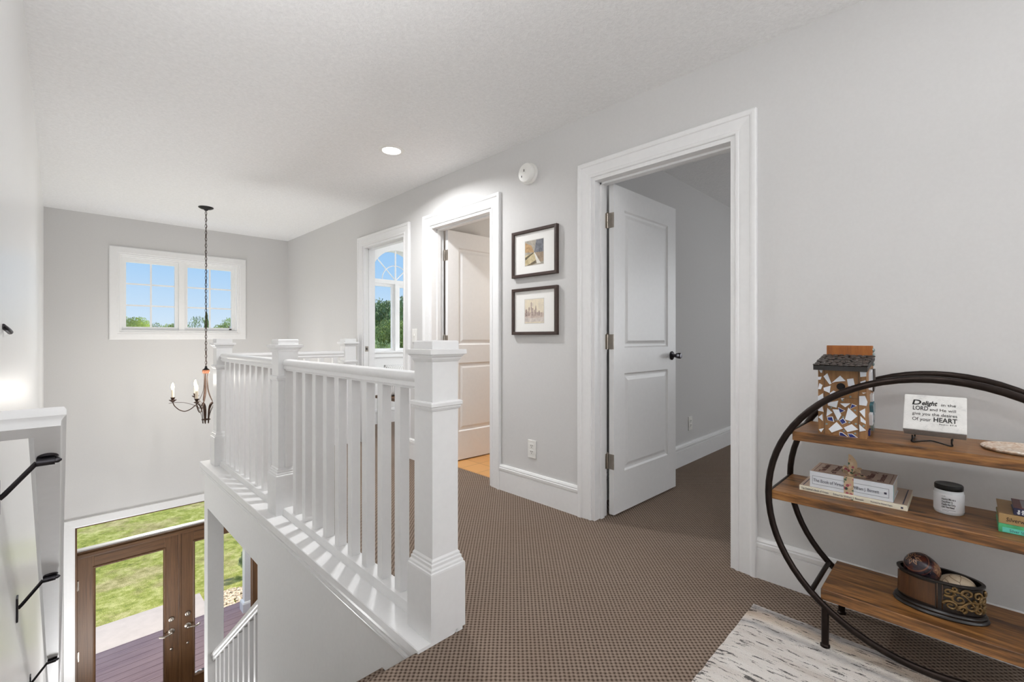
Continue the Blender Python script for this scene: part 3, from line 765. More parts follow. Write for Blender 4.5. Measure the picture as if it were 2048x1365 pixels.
# ------------------------------------------------------------------ rug
bm = bmesh.new()
rx0, rx1, ry0, ry1 = -.02, 2.022, -2.2, .618
def rugh(x, y): return .011 + .0012 * math.sin(37 * x + 11 * y) * math.sin(29 * y)
nx, ny = 44, 60
g = [[None] * (ny + 1) for _ in range(nx + 1)]
for i in range(nx + 1):
    for j in range(ny + 1):
        x = rx0 + (rx1 - rx0) * i / nx; y = ry0 + (ry1 - ry0) * j / ny
        e = i in (0, nx) or j in (0, ny)
        g[i][j] = bm.verts.new((x + (random.uniform(-.002, .002) if e else 0), y + (random.uniform(-.002, .002) if e else 0), .003 if e else rugh(x, y)))
for i in range(nx):
    for j in range(ny): bm.faces.new((g[i][j], g[i + 1][j], g[i + 1][j + 1], g[i][j + 1]))
tag(obj('area_rug', bm, 'rug', smooth='all'), 'cream area rug with dark streaks lying on the brown carpet', 'rug')

# ------------------------------------------------------------------ round shelf
RY, RZ, RR = .078, .512, .454
sh = thing('round_shelf', 'round dark metal shelf unit with three wooden shelves against the wall', 'shelf', (2.05, RY, 0))
for x in (1.906, 2.205):
    bm = bmesh.new(); tube(bm, [(x, RY + RR * math.cos(2 * PI * i / 72), RZ + RR * math.sin(2 * PI * i / 72)) for i in range(72)], .0115, 12, closed=True)
    obj('ring_frame', bm, 'bronze', sh, smooth='all')
    for s in (-1, 1):
        bm = bmesh.new(); y = RY + s * .274; zt = RZ - math.sqrt(RR * RR - .274 ** 2)
        zb_ = .0125 if x < 2 else 0
        lathe(bm, [(.003, zb_), (.015, zb_), (.015, zb_ + .006), (.0115, zb_ + .01), (.0115, zt - .004), (.003, zt - .002)], x, y, 16); obj('leg', bm, 'bronze', sh, smooth=True)
for zt, tk in ((.752, .033), (.520, .033), (.207, .038)):
    he = math.sqrt(RR * RR - (max(abs(zt - RZ), abs(zt - tk - RZ))) ** 2) - .009
    bm = bmesh.new(); box(bm, 1.912, 2.197, RY - he, RY + he, zt - tk, zt, .0012, 1); obj('shelf_board', bm, 'mango', sh)
    for s in (-1, 1):
        bm = bmesh.new(); zz = zt - (.012 if zt > .3 else .02); y = RY + s * math.sqrt(RR * RR - (zz - RZ) ** 2)
        tube(bm, [(1.906, y, zz), (2.205, y, zz)], .0085, 10); obj('crossbar', bm, 'bronze', sh, smooth=True)
for yy in (.32, -.16):
    bm = bmesh.new(); box(bm, 2.14, 2.172, yy - .012, yy + .012, .150, .1685); box(bm, 2.156, 2.164, yy - .004, yy + .004, .142, .16); obj('shelf_clip', bm, 'bronze', sh)

TS, MS, LS = .752, .520, .207
EXf, EZf = (0, -1, 0), (0, 0, 1)       # text on faces turned to -X

# birdhouse
bh = thing('birdhouse', 'mosaic birdhouse with white and blue shards on the top shelf', 'birdhouse', (2.01, .31, TS))
B0, B1, BY0, BY1 = 1.938, 2.078, .2405, .379
bm = bmesh.new()
V = [(B0, .98), (B1, 1.022)]
rings(bm, [[(B0, y, TS), (B1, y, TS), (B1, y, 1.02), (B0, y, .983)] for y in (BY0, BY1)])
obj('body', bm, 'birdwood', bh)
bm = bmesh.new(); yl_ = [BY1 - (q - 178) / 660 * (BY1 - BY0) for q in (267, 735)]
for y in yl_: box(bm, B0 - .0003, B0 + .001, y - .0006, y + .0006, TS, .982)
box(bm, B0 - .0003, B0 + .001, yl_[1], yl_[0], .885, .886)
obj('board_seam', bm, 'slot', bh)
bm = bmesh.new(); lathe(bm, [(.001, -.0004), (.0125, -.0006), (.0125, .001), (.001, .001)], B0, .312, 24, axis='x', cz=.924); obj('entrance_hole', bm, paint('hole_dark', (14, 12, 14), .9), bh)
bm = bmesh.new(); box(bm, B1 - .002, B1 + .016, BY0 - .0, BY1 + .0, TS, 1.066, .002); obj('back_board', bm, 'birdback', bh)
bm = bmesh.new()
rings(bm, [[(1.903, y, .981), (B1 - .001, y, 1.012), (B1 - .001, y, 1.03), (1.903, y, .997)] for y in (BY0 - .006, BY1 + .008)])
M['roofblack'] = paint('black_roof', (28, 24, 22), .5, nscale=60, amt=.3)
rf = obj('roof', bm, 'roofblack', bh)
M['slate'] = paint('dark_pebbles', (58, 50, 46), .3, nscale=90, amt=.6)
bm = bmesh.new()
for i in range(8):
    for j in range(9):
        x = 1.91 + i * .0215 + random.uniform(-.004, .004); y = BY0 + .002 + j * .0172 + random.uniform(-.004, .004)
        zz = .997 + (x - 1.903) / .173 * .033
        lathe(bm, [(.001, -.001), (.009, 0), (.0105, .002), (.008, .005), (.001, .0062)], x, min(BY1, y), 8, random.uniform(.8, 1.2), random.uniform(.8, 1.2), cz=zz)
obj('pebble_shingles', bm, 'slate', rf, smooth=True)
M['shard'] = paint('white_ceramic', (226, 230, 236), .15, nscale=20, amt=.03)
M['shardblue'] = paint('blue_ceramic', (36, 44, 110), .15, nscale=50, amt=.3)
M['gem'] = paint('glass_gem', (128, 142, 140), .1, nscale=60, amt=.4)
M['teal'] = paint('teal_glass', (50, 100, 112), .1, nscale=60, amt=.5)
def U(zx, zy):   # traced shard corner -> face position (front face)
    return BY1 - (zx - 178) / (838 - 178) * (BY1 - BY0), .983 - (zy - 415) / (1262 - 415) * (.983 - TS) - (0)
def shard(poly, m):
    bm = bmesh.new(); pts = [U(*p) for p in poly]
    lo = pts
    if m == 'shardblue':
        cy_ = sum(p[0] for p in pts) / len(pts); cz_ = sum(p[1] for p in pts) / len(pts)
        lo = [(cy_ + (y - cy_) * 1.22, cz_ + (z - cz_) * 1.22) for y, z in pts]
    rings(bm, [[(B0 - .0002, y, z) for y, z in lo], [(B0 - .0035, y, z) for y, z in lo], [(B0 - .0042, y, z) for y, z in pts]])
    if m == 'shardblue':
        for f in bm.faces: f.material_index = 0 if abs(f.calc_center_median().x - (B0 - .0042)) < 1e-5 else 1
    obj('shard', bm, [m, 'shard'], bh)
WS = [[(258, 510), (312, 468), (370, 600), (345, 612)], [(372, 590), (490, 490), (565, 555), (430, 572)], [(584, 530), (668, 516), (688, 608), (600, 620)],
      [(190, 418), (245, 418), (238, 465), (215, 462)], [(180, 520), (232, 515), (215, 555), (180, 558)], [(200, 602), (245, 625), (220, 682), (180, 680)],
      [(258, 660), (360, 625), (345, 722), (265, 695)], [(350, 720), (400, 688), (455, 712), (350, 758)], [(180, 775), (250, 732), (258, 800), (180, 835)],
      [(755, 430), (838, 432), (835, 485), (760, 495)], [(757, 555), (828, 530), (825, 590), (780, 592)], [(318, 850), (465, 812), (440, 905), (320, 885)],
      [(490, 845), (630, 835), (560, 890)], [(745, 735), (820, 727), (852, 800), (840, 850), (745, 845)], [(180, 955), (240, 905), (260, 975), (180, 965)],
      [(300, 1030), (312, 920), (384, 975)], [(385, 930), (470, 928), (505, 995), (462, 1068)], [(600, 890), (720, 990), (640, 1060), (556, 1045)],
      [(748, 925), (822, 882), (820, 1000)], [(760, 985), (828, 1040), (830, 1075), (765, 1050)], [(185, 1050), (240, 1005), (248, 1095)],
      [(330, 1190), (440, 1090), (525, 1165), (375, 1232)], [(540, 1150), (645, 1097), (730, 1155), (590, 1202)], [(745, 1090), (832, 1155), (750, 1178)],
      [(190, 1210), (265, 1188), (225, 1245)], [(500, 780), (548, 775), (515, 798)], [(780, 690), (838, 685), (800, 702)]]
BS = [[(630, 900), (650, 845), (705, 860)], [(468, 905), (550, 935), (490, 965)], [(315, 1040), (380, 1032), (398, 1085), (325, 1075)], [(485, 1065), (530, 1035), (568, 1080), (520, 1106)],
      [(486, 1218), (520, 1220), (590, 1262), (486, 1255)], [(600, 1225), (650, 1222), (712, 1255), (620, 1262)]]
for p in WS: shard(p, 'shard')
for p in BS: shard(p, 'shardblue')
bm = bmesh.new()
for zx, zy in ((300, 1130), (430, 1062), (540, 1195), (690, 1212), (700, 1090), (360, 910), (690, 920), (530, 1020), (800, 1105), (625, 752), (520, 806), (610, 1080)):
    y, z = U(zx, zy); bm = bmesh.new(); lathe(bm, [(.0035, -.0002), (.003, -.0025), (.001, -.0035)], B0, y, 8, axis='x', cz=z); obj('bead', bm, 'gem', bh, smooth=True)
bm = bmesh.new()     # pebbles and shells on the side that faces the camera's right
for z, x in ((1.05, 2.085), (1.034, 2.085), (1.018, 2.082), (1.0, 2.075)):
    bm = bmesh.new(); lathe(bm, [(.0075, .0), (.0072, -.003), (.003, -.006)], x, BY0, 12, axis='y', cz=z); obj('side_gem', bm, 'gem', bh, smooth=True)
for pts, m, hgt in (([(1.985, .975), (2.01, .985), (2.02, .95), (2.005, .91), (1.985, .915)], 'shard', .008), ([(2.022, .985), (2.06, .985), (2.066, .92), (2.03, .905), (2.02, .95)], 'slate', .010),
                  ([(2.01, .895), (2.04, .9), (2.05, .865), (2.02, .87)], 'shard', .008), ([(2.0, .86), (2.03, .872), (2.062, .86), (2.06, .83), (2.02, .825)], 'teal', .010),
                  ([(1.985, .83), (2.01, .835), (2.04, .80), (2.0, .79)], 'shard', .009), ([(2.02, .82), (2.06, .825), (2.06, .765), (2.025, .768)], 'gem', .009), ([(1.975, .775), (1.995, .78), (1.99, .757), (1.975, .757)], 'shardblue', .005)):
    bm = bmesh.new(); rings(bm, [[(x, BY0 + .0005, z) for x, z in pts], [(x, BY0 - hgt, z) for x, z in pts]]); obj('side_shard', bm, m, bh)

# plaque and stand
th = math.radians(33); pc, ps = math.cos(th), math.sin(th)
PX, PZ = 2.0, TS + .0185
pl = thing('canvas_plaque', 'white verse plaque leaning on a wire stand on the top shelf', 'plaque', (PX + .02, .075, PZ))
def pp(n_, y, v): return Vector((PX + v * ps + n_ * pc, y, PZ + .014 + v * pc - n_ * ps + .008))
PY0, PY1, PH, PT = .0, .152, .13, .042
bm = bmesh.new()
rings(bm, [[pp(0, y, 0), pp(0, y, PH), pp(PT, y, PH), pp(PT, y, 0)] for y in (PY0, PY1)])
bmesh.ops.bevel(bm, geom=bm.edges[:], offset=.0015, segments=2, affect='EDGES')
def m_canvas():
    k = NT('weathered_white_canvas'); v = k.coord(); a = k.noise(v, 35, 5, .7); b = k.noise(v, 260, 2)
    k.base(k.ramp(a, [(.25, (200, 200, 198)), (.45, (228, 227, 224)), (.75, (236, 235, 232))])); k.rough(.85); k.bump(b, .4, .0012); return k.m
M['canvas'] = m_canvas()
for f in bm.faces:
    f.normal_update(); c_ = f.calc_center_median() - pp(PT / 2, (PY0 + PY1) / 2, 0)
    f.material_index = 1 if c_.dot(Vector((ps, 0, pc))) < .0012 else 0
M['canvasgrey'] = paint('grey_canvas_edge', (170, 172, 174), .8, nscale=120, amt=.1, bump=.2)
obj('panel', bm, ['canvas', 'canvasgrey'], pl)
ey = (ps, 0, pc); M['ink'] = paint('black_ink', (34, 32, 32), .8)
def pt(s, y, v, wd, size, **k): text('lettering', s, pl, 'ink', pp(-.0006, y, v), EXf, ey, wd, size, **k)
yl = PY1 - .022
pt('D', yl + .003, .092, .023, .026, shear=.15, off=.0006); pt('elight', yl - .022, .092, .038, .022, shear=.25, off=.0006); pt('in the', yl - .070, .092, .034, .014)
pt('LORD', yl, .0725, .038, .0215, off=.0003); pt('and He will', yl - .0425, .0725, .062, .014)
pt('give you the desires', yl, .0545, .108, .0155)
pt('Of your', yl, .034, .046, .017); pt('HEART', yl - .052, .034, .055, .0225, off=.0004)
pt('Psalm 37:4', yl - .066, .0245, .04, .0065)
st = thing('plaque_stand', 'small black wire stand under the verse plaque', 'stand', (1.99, .08, TS))
bm = bmesh.new(); r = .0022
z0 = TS + .0024
yA, yB = .127, .034
tube(bm, smoothpath([(1.985, yA, z0 + .022), (1.984, yA, z0 + .010), (1.984, yA, z0), (1.987, yA - .03, z0 + .006), (1.987, (yA + yB) / 2, z0 + .009), (1.987, yB + .03, z0 + .006), (1.984, yB, z0), (1.984, yB, z0 + .010), (1.985, yB, z0 + .022)], 5), r, 8)
obj('front_wire', bm, 'black', st, smooth=True)
for yy in (yA, yB):
    bm = bmesh.new(); tube(bm, smoothpath([(1.985, yy, z0), (2.03, yy, z0 + .006), (2.085, yy, z0), (2.09, yy, z0 + .03), (2.085, yy, z0 + .09)], 5), r, 8); obj('side_wire', bm, 'black', st, smooth=True)

# oval dish
bm = bmesh.new(); lathe(bm, [(.002, TS), (.082, TS), (.09, TS + .003), (.093, TS + .008), (.09, TS + .0115), (.084, TS + .0115), (.08, TS + .0095), (.002, TS + .009)], 2.055, -.122, 40)
k = NT('inlaid_stone'); v = k.coord(); a = k.add('ShaderNodeTexVoronoi', Scale=120.0); k.link(v, a.inputs['Vector'])
k.base(k.mix(.6, k.ramp(k.noise(v, 60, 3), [(.3, (176, 120, 84)), (.5, (222, 206, 186)), (.7, (236, 232, 226))]), k.ramp(a.outputs['Distance'], [(.1, (245, 240, 232)), (.6, (180, 150, 122))]))); k.rough(.4)
rd = tag(obj('trinket_dish', bm, [k.m], smooth=True), 'low round speckled dish on the top shelf right of the plaque', 'dish')
bm = bmesh.new(); lathe(bm, [(.0932, TS + .006), (.0945, TS + .0075), (.0938, TS + .0095), (.0925, TS + .0095)], 2.055, -.122, 40)
bm.free()

# books tied with ribbon
M['page'] = paint('book_pages', (226, 222, 212), .8, nscale=200, amt=.08)
M['tealpage'] = paint('teal_cover', (84, 150, 158), .6)
M['bwhite'] = paint('white_jacket', (224, 228, 234), .4, nscale=30, amt=.02)
M['bcover'] = paint('beige_cover', (186, 164, 146), .5, nscale=60, amt=.06)
M['bcream'] = paint('cream_spine', (234, 228, 208), .5, nscale=60, amt=.03)
M['spine_ink'] = paint('spine_ink', (74, 74, 92), .7)
M['brown_ink'] = paint('brown_ink', (104, 62, 58), .7)
def book(label, x0, x1, y0, y1, z0, z1, cover, top=None, ct=.003, group=None):
    b = thing('book', label, 'book', ((x0 + x1) / 2, (y0 + y1) / 2, z0), group='books on the middle shelf')
    bm = bmesh.new()
    box(bm, x0, x1, y0, y1, z0, z0 + ct, .0008); box(bm, x0, x1, y0, y1, z1 - ct, z1, .0008); box(bm, x0 - .0004, x0 + ct, y0, y1, z0, z1, .001)
    if top:
        quad(bm, [(x0 + .002, y0 + .001, z1 + .0002), (x1 - .001, y0 + .001, z1 + .0002), (x1 - .001, y1 - .001, z1 + .0002), (x0 + .002, y1 - .001, z1 + .0002)], 1)
    obj('cover', bm, [cover, top or cover], b)
    bm = bmesh.new(); box(bm, x0 + ct, x1 - .004, y0 + .003, y1 - .003, z0 + ct, z1 - ct); obj('pages', bm, 'page', b)
    return b
b1 = book('wide thin cream book under the thick white one on the middle shelf', 1.988, 2.21, .139, .449, MS, MS + .018, 'bcream', 'bcover', .002)
zs = MS + .0055
text('lettering', "The Children's Book of Virtues", b1, 'spine_ink', (1.987, .443, zs), EXf, EZf, .086, .011)
text('lettering', 'Edited by William J. Bennett', b1, 'spine_ink', (1.987, .343, zs), EXf, EZf, .088, .010)
text('lettering', 'Illustrated by Michael Hague', b1, 'spine_ink', (1.987, .236, zs + .001), EXf, EZf, .058, .0075)
bm = bmesh.new(); box(bm, 1.9868, 1.988, .150, .156, zs, zs + .006); obj('spine_mark', bm, 'spine_ink', b1)
bm = bmesh.new()
zt = MS + .0185
for a in ((2.0, 2.2, .150, .153), (2.0, 2.2, .437, .440)): box(bm, a[0], a[1], a[2], a[3], zt - .0003, zt)
obj('cover_line', bm, 'spine_ink', b1)
zb = MS + .018
b2 = book('thick white book tied with ribbon, lying on the thin cream book', 1.995, 2.155, .176, .4165, zb, zb + .059, 'bwhite', 'bcover', .0035)
zs = zb + .022
text('lettering', 'The Book of Virtues', b2, 'spine_ink', (1.9935, .405, zs), EXf, EZf, .098, .0165)
text('lettering', 'William J. Bennett', b2, 'spine_ink', (1.9935, .288, zs), EXf, EZf, .075, .0155)
bm = bmesh.new()
for a in ((.187, .4085, zb + .012, zb + .0128), (.187, .4085, zb + .042, zb + .0428)): box(bm, 1.9942, 1.9955, *a)
for yy in (.187, .4077): box(bm, 1.9942, 1.9955, yy, yy + .0008, zb + .012, zb + .0428)
box(bm, 1.9942, 1.9955, .193, .2, zb + .023, zb + .030)
obj('spine_border', bm, 'spine_ink', b2)
bm = bmesh.new(); zt = zb + .0596
for a in ((2.005, 2.145, .186, .1872), (2.005, 2.145, .405, .4062)): box(bm, *a, zt - .0005, zt)
for xx in (2.005, 2.144): box(bm, xx, xx + .0012, .186, .406, zt - .0005, zt)
obj('cover_border', bm, 'brown_ink', b2)
for s, y, wd in (('The Book', .375, .125), ('of Virtues', .340, .125), ('William J.', .235, .125), ('Bennett', .203, .11)):
    text('lettering', s, b2, 'brown_ink', (2.012, y, zt + .0002), (1, 0, 0), (0, 1, 0), wd, .026, off=.0004)
bm = bmesh.new(); box(bm, 1.999, 2.004, .1752, .1765, zb + .001, zb + .057); obj('endpaper', bm, 'tealpage', b2)

def m_ribbon():
    k = NT('floral_ribbon'); v = k.coord(); a = k.add('ShaderNodeTexVoronoi', Scale=95.0); k.link(v, a.inputs['Vector'])
    n_ = k.noise(v, 60, 2); sel = a.outputs['Color']
    c = k.ramp(sel, [(0, (196, 170, 138)), (.42, (198, 172, 142)), (.44, (166, 84, 96)), (.6, (206, 140, 140)), (.62, (70, 96, 74)), (.75, (60, 76, 66)), (.77, (204, 184, 156)), (1, (204, 184, 156))], 'CONSTANT')
    k.base(k.mix(k.ramp(a.outputs['Distance'], [(.45, (0, 0, 0)), (.6, (255, 255, 255))]), c, (196, 172, 142))); k.rough(.7); return k.m
M['ribbon'] = m_ribbon()
rb = thing('ribbon', 'floral fabric ribbon with a bow tied around the two white books', 'ribbon', (2.08, .297, MS + .018))
bm = bmesh.new(); y0, y1 = .284, .312
path = [(1.9935, MS + .0185), (1.9925, zb + .058), (1.996, zb + .0607), (2.153, zb + .0607), (2.157, zb + .058), (2.157, MS + .0185)]
for (xa, za_), (xb, zb_) in zip(path, path[1:]): quad(bm, [(xa, y0, za_), (xa, y1, za_), (xb, y1, zb_), (xb, y0, zb_)])
quad(bm, [(1.9865, y0, MS + .0005), (1.9865, y1, MS + .0005), (1.9925, y1, MS + .0195), (1.9925, y0, MS + .0195)])
bmesh.ops.solidify(bm, geom=bm.faces[:], thickness=.0008)
obj('band', bm, 'ribbon', rb)
zq = zb + .061
bm = bmesh.new()
def strip(pts, wd, side):
    P_ = smoothpath(pts, 6); L_, R_ = [], []
    for i, p in enumerate(P_):
        w_ = wd[0] + (wd[1] - wd[0]) * math.sin(PI * i / (len(P_) - 1)) if len(wd) == 2 else wd[0] + (wd[2] - wd[0]) * i / (len(P_) - 1)
        s_ = Vector(side).normalized() * w_; L_.append(bm.verts.new(p + s_)); R_.append(bm.verts.new(p - s_))
    for i in range(len(P_) - 1): bm.faces.new((L_[i], L_[i + 1], R_[i + 1], R_[i]))
c = Vector((2.03, .297, zq + .004))
strip([c, c + Vector((.0, -.004, .018)), c + Vector((.008, -.004, .036)), c + Vector((.012, -.002, .052)), c + Vector((.014, .004, .066))], (.005, .0155), (.25, 1, .35))
strip([c, c + Vector((-.012, -.012, .018)), c + Vector((-.018, -.03, .016)), c + Vector((-.012, -.026, .003)), c], (.005, .012), (1, .2, .35))
strip([c, c + Vector((.004, .012, .016)), c + Vector((.004, .024, .018)), c + Vector((.002, .022, .005)), c], (.004, .010), (.8, -.1, .6))
strip([c, c + Vector((-.012, -.018, .002)), c + Vector((-.016, -.034, .003)), c + Vector((-.018, -.048, .002))], (.004, .013), (1, .4, .25))
strip([c, c + Vector((.0, -.012, .012)), c + Vector((-.004, -.022, .022)), c + Vector((-.004, -.032, .024))], (.004, .009), (1, .1, .5))
bmesh.ops.solidify(bm, geom=bm.faces[:], thickness=.0008)
obj('bow', bm, 'ribbon', rb, smooth='all')
bm = bmesh.new(); lathe(bm, [(.002, -.003), (.009, -.001), (.011, .004), (.008, .01), (.002, .012)], 2.03, .297, 12, 1, .9, cz=zq); obj('knot', bm, 'ribbon', rb, smooth=True)

# candle jar
JX, JY = 2.078, .0425
cj = thing('candle_jar', 'white labelled candle jar with a dark lid on the middle shelf', 'candle', (JX, JY, MS))
M['wax'] = paint('milky_glass', (226, 230, 234), .12, nscale=20, amt=.02)
M['label'] = paint('white_label', (238, 240, 244), .5, nscale=40, amt=.01)
bm = bmesh.new(); lathe(bm, [(.003, 0), (.034, 0), (.0365, .003), (.037, .008), (.037, .068), (.0355, .074), (.033, .077), (.003, .077)], JX, JY, 40, cz=MS); obj('jar', bm, 'wax', cj, smooth=True)
bm = bmesh.new(); lathe(bm, [(.0372, .009), (.0375, .009), (.0375, .066), (.0372, .066)], JX, JY, 40, cz=MS)
obj('label_wrap', bm, 'label', cj, smooth=True)
bm = bmesh.new(); lathe(bm, [(.003, .0765), (.0345, .0765), (.0355, .079), (.0355, .09), (.034, .093), (.031, .0925), (.003, .0915)], JX, JY, 40, cz=MS); obj('lid', bm, 'black', cj, smooth=True)
# lettering wrapped as short blocks tangent to the jar
aa = PI + math.radians(4)
nrm = Vector((math.cos(aa), math.sin(aa), 0)); tx = Vector((-math.sin(aa), math.cos(aa), 0)); tx = tx if tx.y < 0 else -tx
for i, (s, wd, sz) in enumerate((('Having Me as a', .033, .0085), ('Daughter Is', .026, .0085), ('Really the Only', .033, .0085), ('Gift You Need', .030, .0085))):
    text('lettering', s, cj, 'ink', Vector((JX, JY, MS + .0485 - .0085 * i)) + nrm * .0395 - tx * .019, tx, EZf, wd, sz, off=.00015)
text('lettering', 'candle', cj, 'ink', Vector((JX, JY, MS + .059)) + nrm * .0395 - tx * .019, tx, EZf, .009, .004)
bm = bmesh.new()
for zz, wd in ((.0165, .032), (.0125, .016)):
    p0 = Vector((JX, JY, MS + zz)) + nrm * .0392 - tx * .018
    quad(bm, [p0, p0 + tx * wd, p0 + tx * wd + Vector((0, 0, .0007)), p0 + Vector((0, 0, .0007))])
obj('fine_print', bm, 'spine_ink', cj)

# right-hand books
M['bgreen'] = paint('green_book', (80, 176, 120), .4, nscale=40, amt=.25)
M['bteal'] = paint('aqua_band', (104, 208, 190), .4, nscale=50, amt=.1)
M['btan'] = paint('tan_book', (170, 138, 92), .5, nscale=40, amt=.08)
M['bnavy'] = paint('navy_spine', (40, 40, 72), .4, nscale=40, amt=.2)
M['bred'] = paint('maroon_cover', (104, 50, 48), .4, nscale=40, amt=.15)
M['bgrey'] = paint('grey_panel', (140, 138, 142), .4)
g = book('green book at the bottom of the stack on the right of the middle shelf', 1.978, 2.15, -.275, -.066, MS, MS + .0255, 'bgreen', None, .003)
bm = bmesh.new(); box(bm, 1.9765, 1.978, -.27, -.074, MS + .002, MS + .016); obj('spine_band', bm, 'bteal', g)
text('lettering', 'Silver Skies', g, 'spine_ink', (1.976, -.088, MS + .005), EXf, EZf, .04, .011)
g = book('thick tan book between the green and the maroon books on the shelf', 1.980, 2.15, -.27, -.0665, MS + .0255, MS + .055, 'btan', None, .003)
text('lettering', 'Silverwing', g, 'ink', (1.979, -.081, MS + .034), EXf, EZf, .052, .0165, shear=.15)
g = book('small maroon and navy book on top of the tan book', 1.986, 2.1, -.22, -.0965, MS + .055, MS + .0755, 'bnavy', 'bred', .002)
bm = bmesh.new(); box(bm, 2.0, 2.09, -.21, -.114, MS + .0755, MS + .0762); obj('cover_panel', bm, 'bgrey', g)
for i, s in enumerate(('the', 'rule', 'book')): text('lettering', s, g, 'label', (1.9852, -.109 - i * .008, MS + .0585), EZf, (0, 1, 0), .013, .008, off=.0003)

# carved planter with two eggs
pt_ = thing('oval_planter', 'dark carved oval planter on the bottom shelf', 'planter', (2.045, .065, LS))
PCX, PCY, AXX, AYY = 2.045, .065, .059, .103
M['pdark'] = m_wood('dark_lacquer', [(.2, (12, 9, 8)), (.8, (30, 21, 17))], 1, .2, 30, .3)
M['pbrown'] = m_wood('rubbed_brown', [(.2, (44, 26, 14)), (.5, (82, 52, 28)), (.8, (104, 70, 40))], 2, .08, 60, .35)
M['gilt'] = paint('antique_gilt', (116, 92, 56), .35, .5, nscale=90, amt=.5)
def oval(bm, prof, n_=56):
    rings(bm, [[(PCX + (AXX + d) * math.cos(2 * PI * i / n_), PCY + (AYY + d) * math.sin(2 * PI * i / n_), LS + z) for i in range(n_)] for d, z in prof])
bm = bmesh.new(); oval(bm, [(-.004, .02), (.0, .022), (-.002, .105), (.004, .108), (.004, .113), (-.006, .113), (-.008, .03), (-.03, .026)]); obj('bowl', bm, 'pdark', pt_, smooth=True)
bm = bmesh.new(); oval(bm, [(-.02, 0), (.012, 0), (.014, .004), (.012, .009), (.009, .011), (.01, .016), (.006, .021), (.0, .024), (-.02, .024)]); obj('foot', bm, 'pdark', pt_, smooth=True)
def opt(t, z, d=0): return Vector((PCX + (AXX + d) * math.cos(t), PCY + (AYY + d) * math.sin(t), LS + z))
bm = bmesh.new()
ts = [math.radians(a) for a in range(96, 177, 4)]
quadrows = [[opt(t, .03, .0015), opt(t, .1, .0005)] for t in ts]
rings(bm, quadrows, closed=False, cap=False); obj('plain_panel', bm, 'pbrown', pt_, smooth='all')
bm = bmesh.new(); rings(bm, [[opt(math.radians(a_), z_, .0012) for z_ in (.026, .104)] for a_ in range(186, 272, 4)], closed=False, cap=False); obj('relief_ground', bm, 'pdark', pt_, smooth='all')
bm = bmesh.new()
for a_ in (178.5, 185.5): tube(bm, [opt(math.radians(a_), .026, .001), opt(math.radians(a_), .104, .0005)], .0016, 6)
obj('corner_bead', bm, 'pbrown', pt_, smooth='all')
bm = bmesh.new()
def scroll(pts, r0, r1): tube(bm, [opt(t, z, .003) for t, z in pts], [r0 + (r1 - r0) * i / (len(pts) - 1) for i in range(len(pts))], 8)
def spiral(tc, zc, r, turns, s, start, n_=22):
    out = []
    for i in range(n_):
        f = i / (n_ - 1); a = start + s * turns * 2 * PI * f; rr = r * (1 - .82 * f)
        out.append((math.radians(tc) + rr * math.cos(a) / .085, zc + rr * math.sin(a)))
    return out
for tc, zc, r, tn, sg_, sta in ((193, .086, .014, 1.3, 1, 4), (196, .046, .015, 1.4, -1, 3), (207, .07, .016, 1.3, 1, 2), (210, .042, .012, 1.3, 1, 5), (219, .09, .014, 1.3, -1, 3.5), (224, .056, .019, 1.5, -1, 1.2), (237, .086, .016, 1.3, 1, 5),
                            (240, .045, .015, 1.4, 1, 2), (252, .07, .018, 1.4, -1, 4), (258, .043, .013, 1.2, 1, 1), (200, .1, .008, 1, 1, 4), (264, .094, .01, 1.2, -1, 0)):
    scroll(spiral(tc, zc, r, tn, sg_, sta), .0042, .0022)
for a0, a1, zA, zB in ((194, 258, .09, .036), (204, 266, .036, .095)):
    scroll([(math.radians(a0 + (a1 - a0) * i / 20), zA + (zB - zA) * i / 20 + .012 * math.sin(i / 20 * 2 * PI)) for i in range(21)], .0035, .003)
obj('scrollwork', bm, 'gilt', pt_, smooth=True)

def egg(name, label, c, L_, R_, axis, mats):
    ax = Vector(axis).normalized(); u = ax.orthogonal().normalized(); w_ = ax.cross(u)
    bm = bmesh.new(); rows = []
    N_ = 24
    for i in range(N_ + 1):
        t = PI * i / N_; s_ = -math.cos(t); r_ = R_ * math.sin(t) * (1 - .12 * s_)
        rows.append([Vector(c) + ax * (s_ * L_) + (u * math.cos(2 * PI * k_ / 32) + w_ * math.sin(2 * PI * k_ / 32)) * max(r_, .0004) for k_ in range(32)])
    rings(bm, rows)
    return bm, ax, u, w_
def m_egg():
    k = NT('painted_egg'); v = k.coord(); n_ = k.noise(v, 30, 4)
    k.base(k.ramp(n_, [(.35, (30, 26, 34)), (.5, (54, 44, 52)), (.62, (84, 44, 34))])); k.rough(.25); return k.m
M['egg'] = m_egg(); M['eggred'] = paint('egg_red', (92, 38, 30), .3, nscale=60, amt=.2); M['eggtan'] = paint('egg_tan', (160, 118, 84), .3, nscale=60, amt=.2); M['eggbrown'] = paint('egg_brown', (112, 66, 46), .3, nscale=60, amt=.2)
ec = Vector((2.045, .108, LS + .118)); eL, eR = .058, .046; eax = Vector((-.62, .30, .66)).normalized()
e1 = thing('painted_egg', 'dark painted egg with flower motifs in the carved planter', 'egg', tuple(ec))
bm, ax, u, w_ = egg('shell', '', ec, eL, eR, eax, None)
obj('shell', bm, 'egg', e1, smooth=True)
def on_egg(s_, phi, lift=.0006):
    r_ = eR * math.sqrt(max(0, 1 - s_ * s_)) * (1 - .12 * s_)
    d_ = (u * math.cos(phi) + w_ * math.sin(phi))
    p = ec + eax * (s_ * eL) + d_ * r_
    nn = (eax * (s_ / eL) + d_ * (math.sqrt(max(0, 1 - s_ * s_)) / eR)).normalized()
    return p + nn * lift
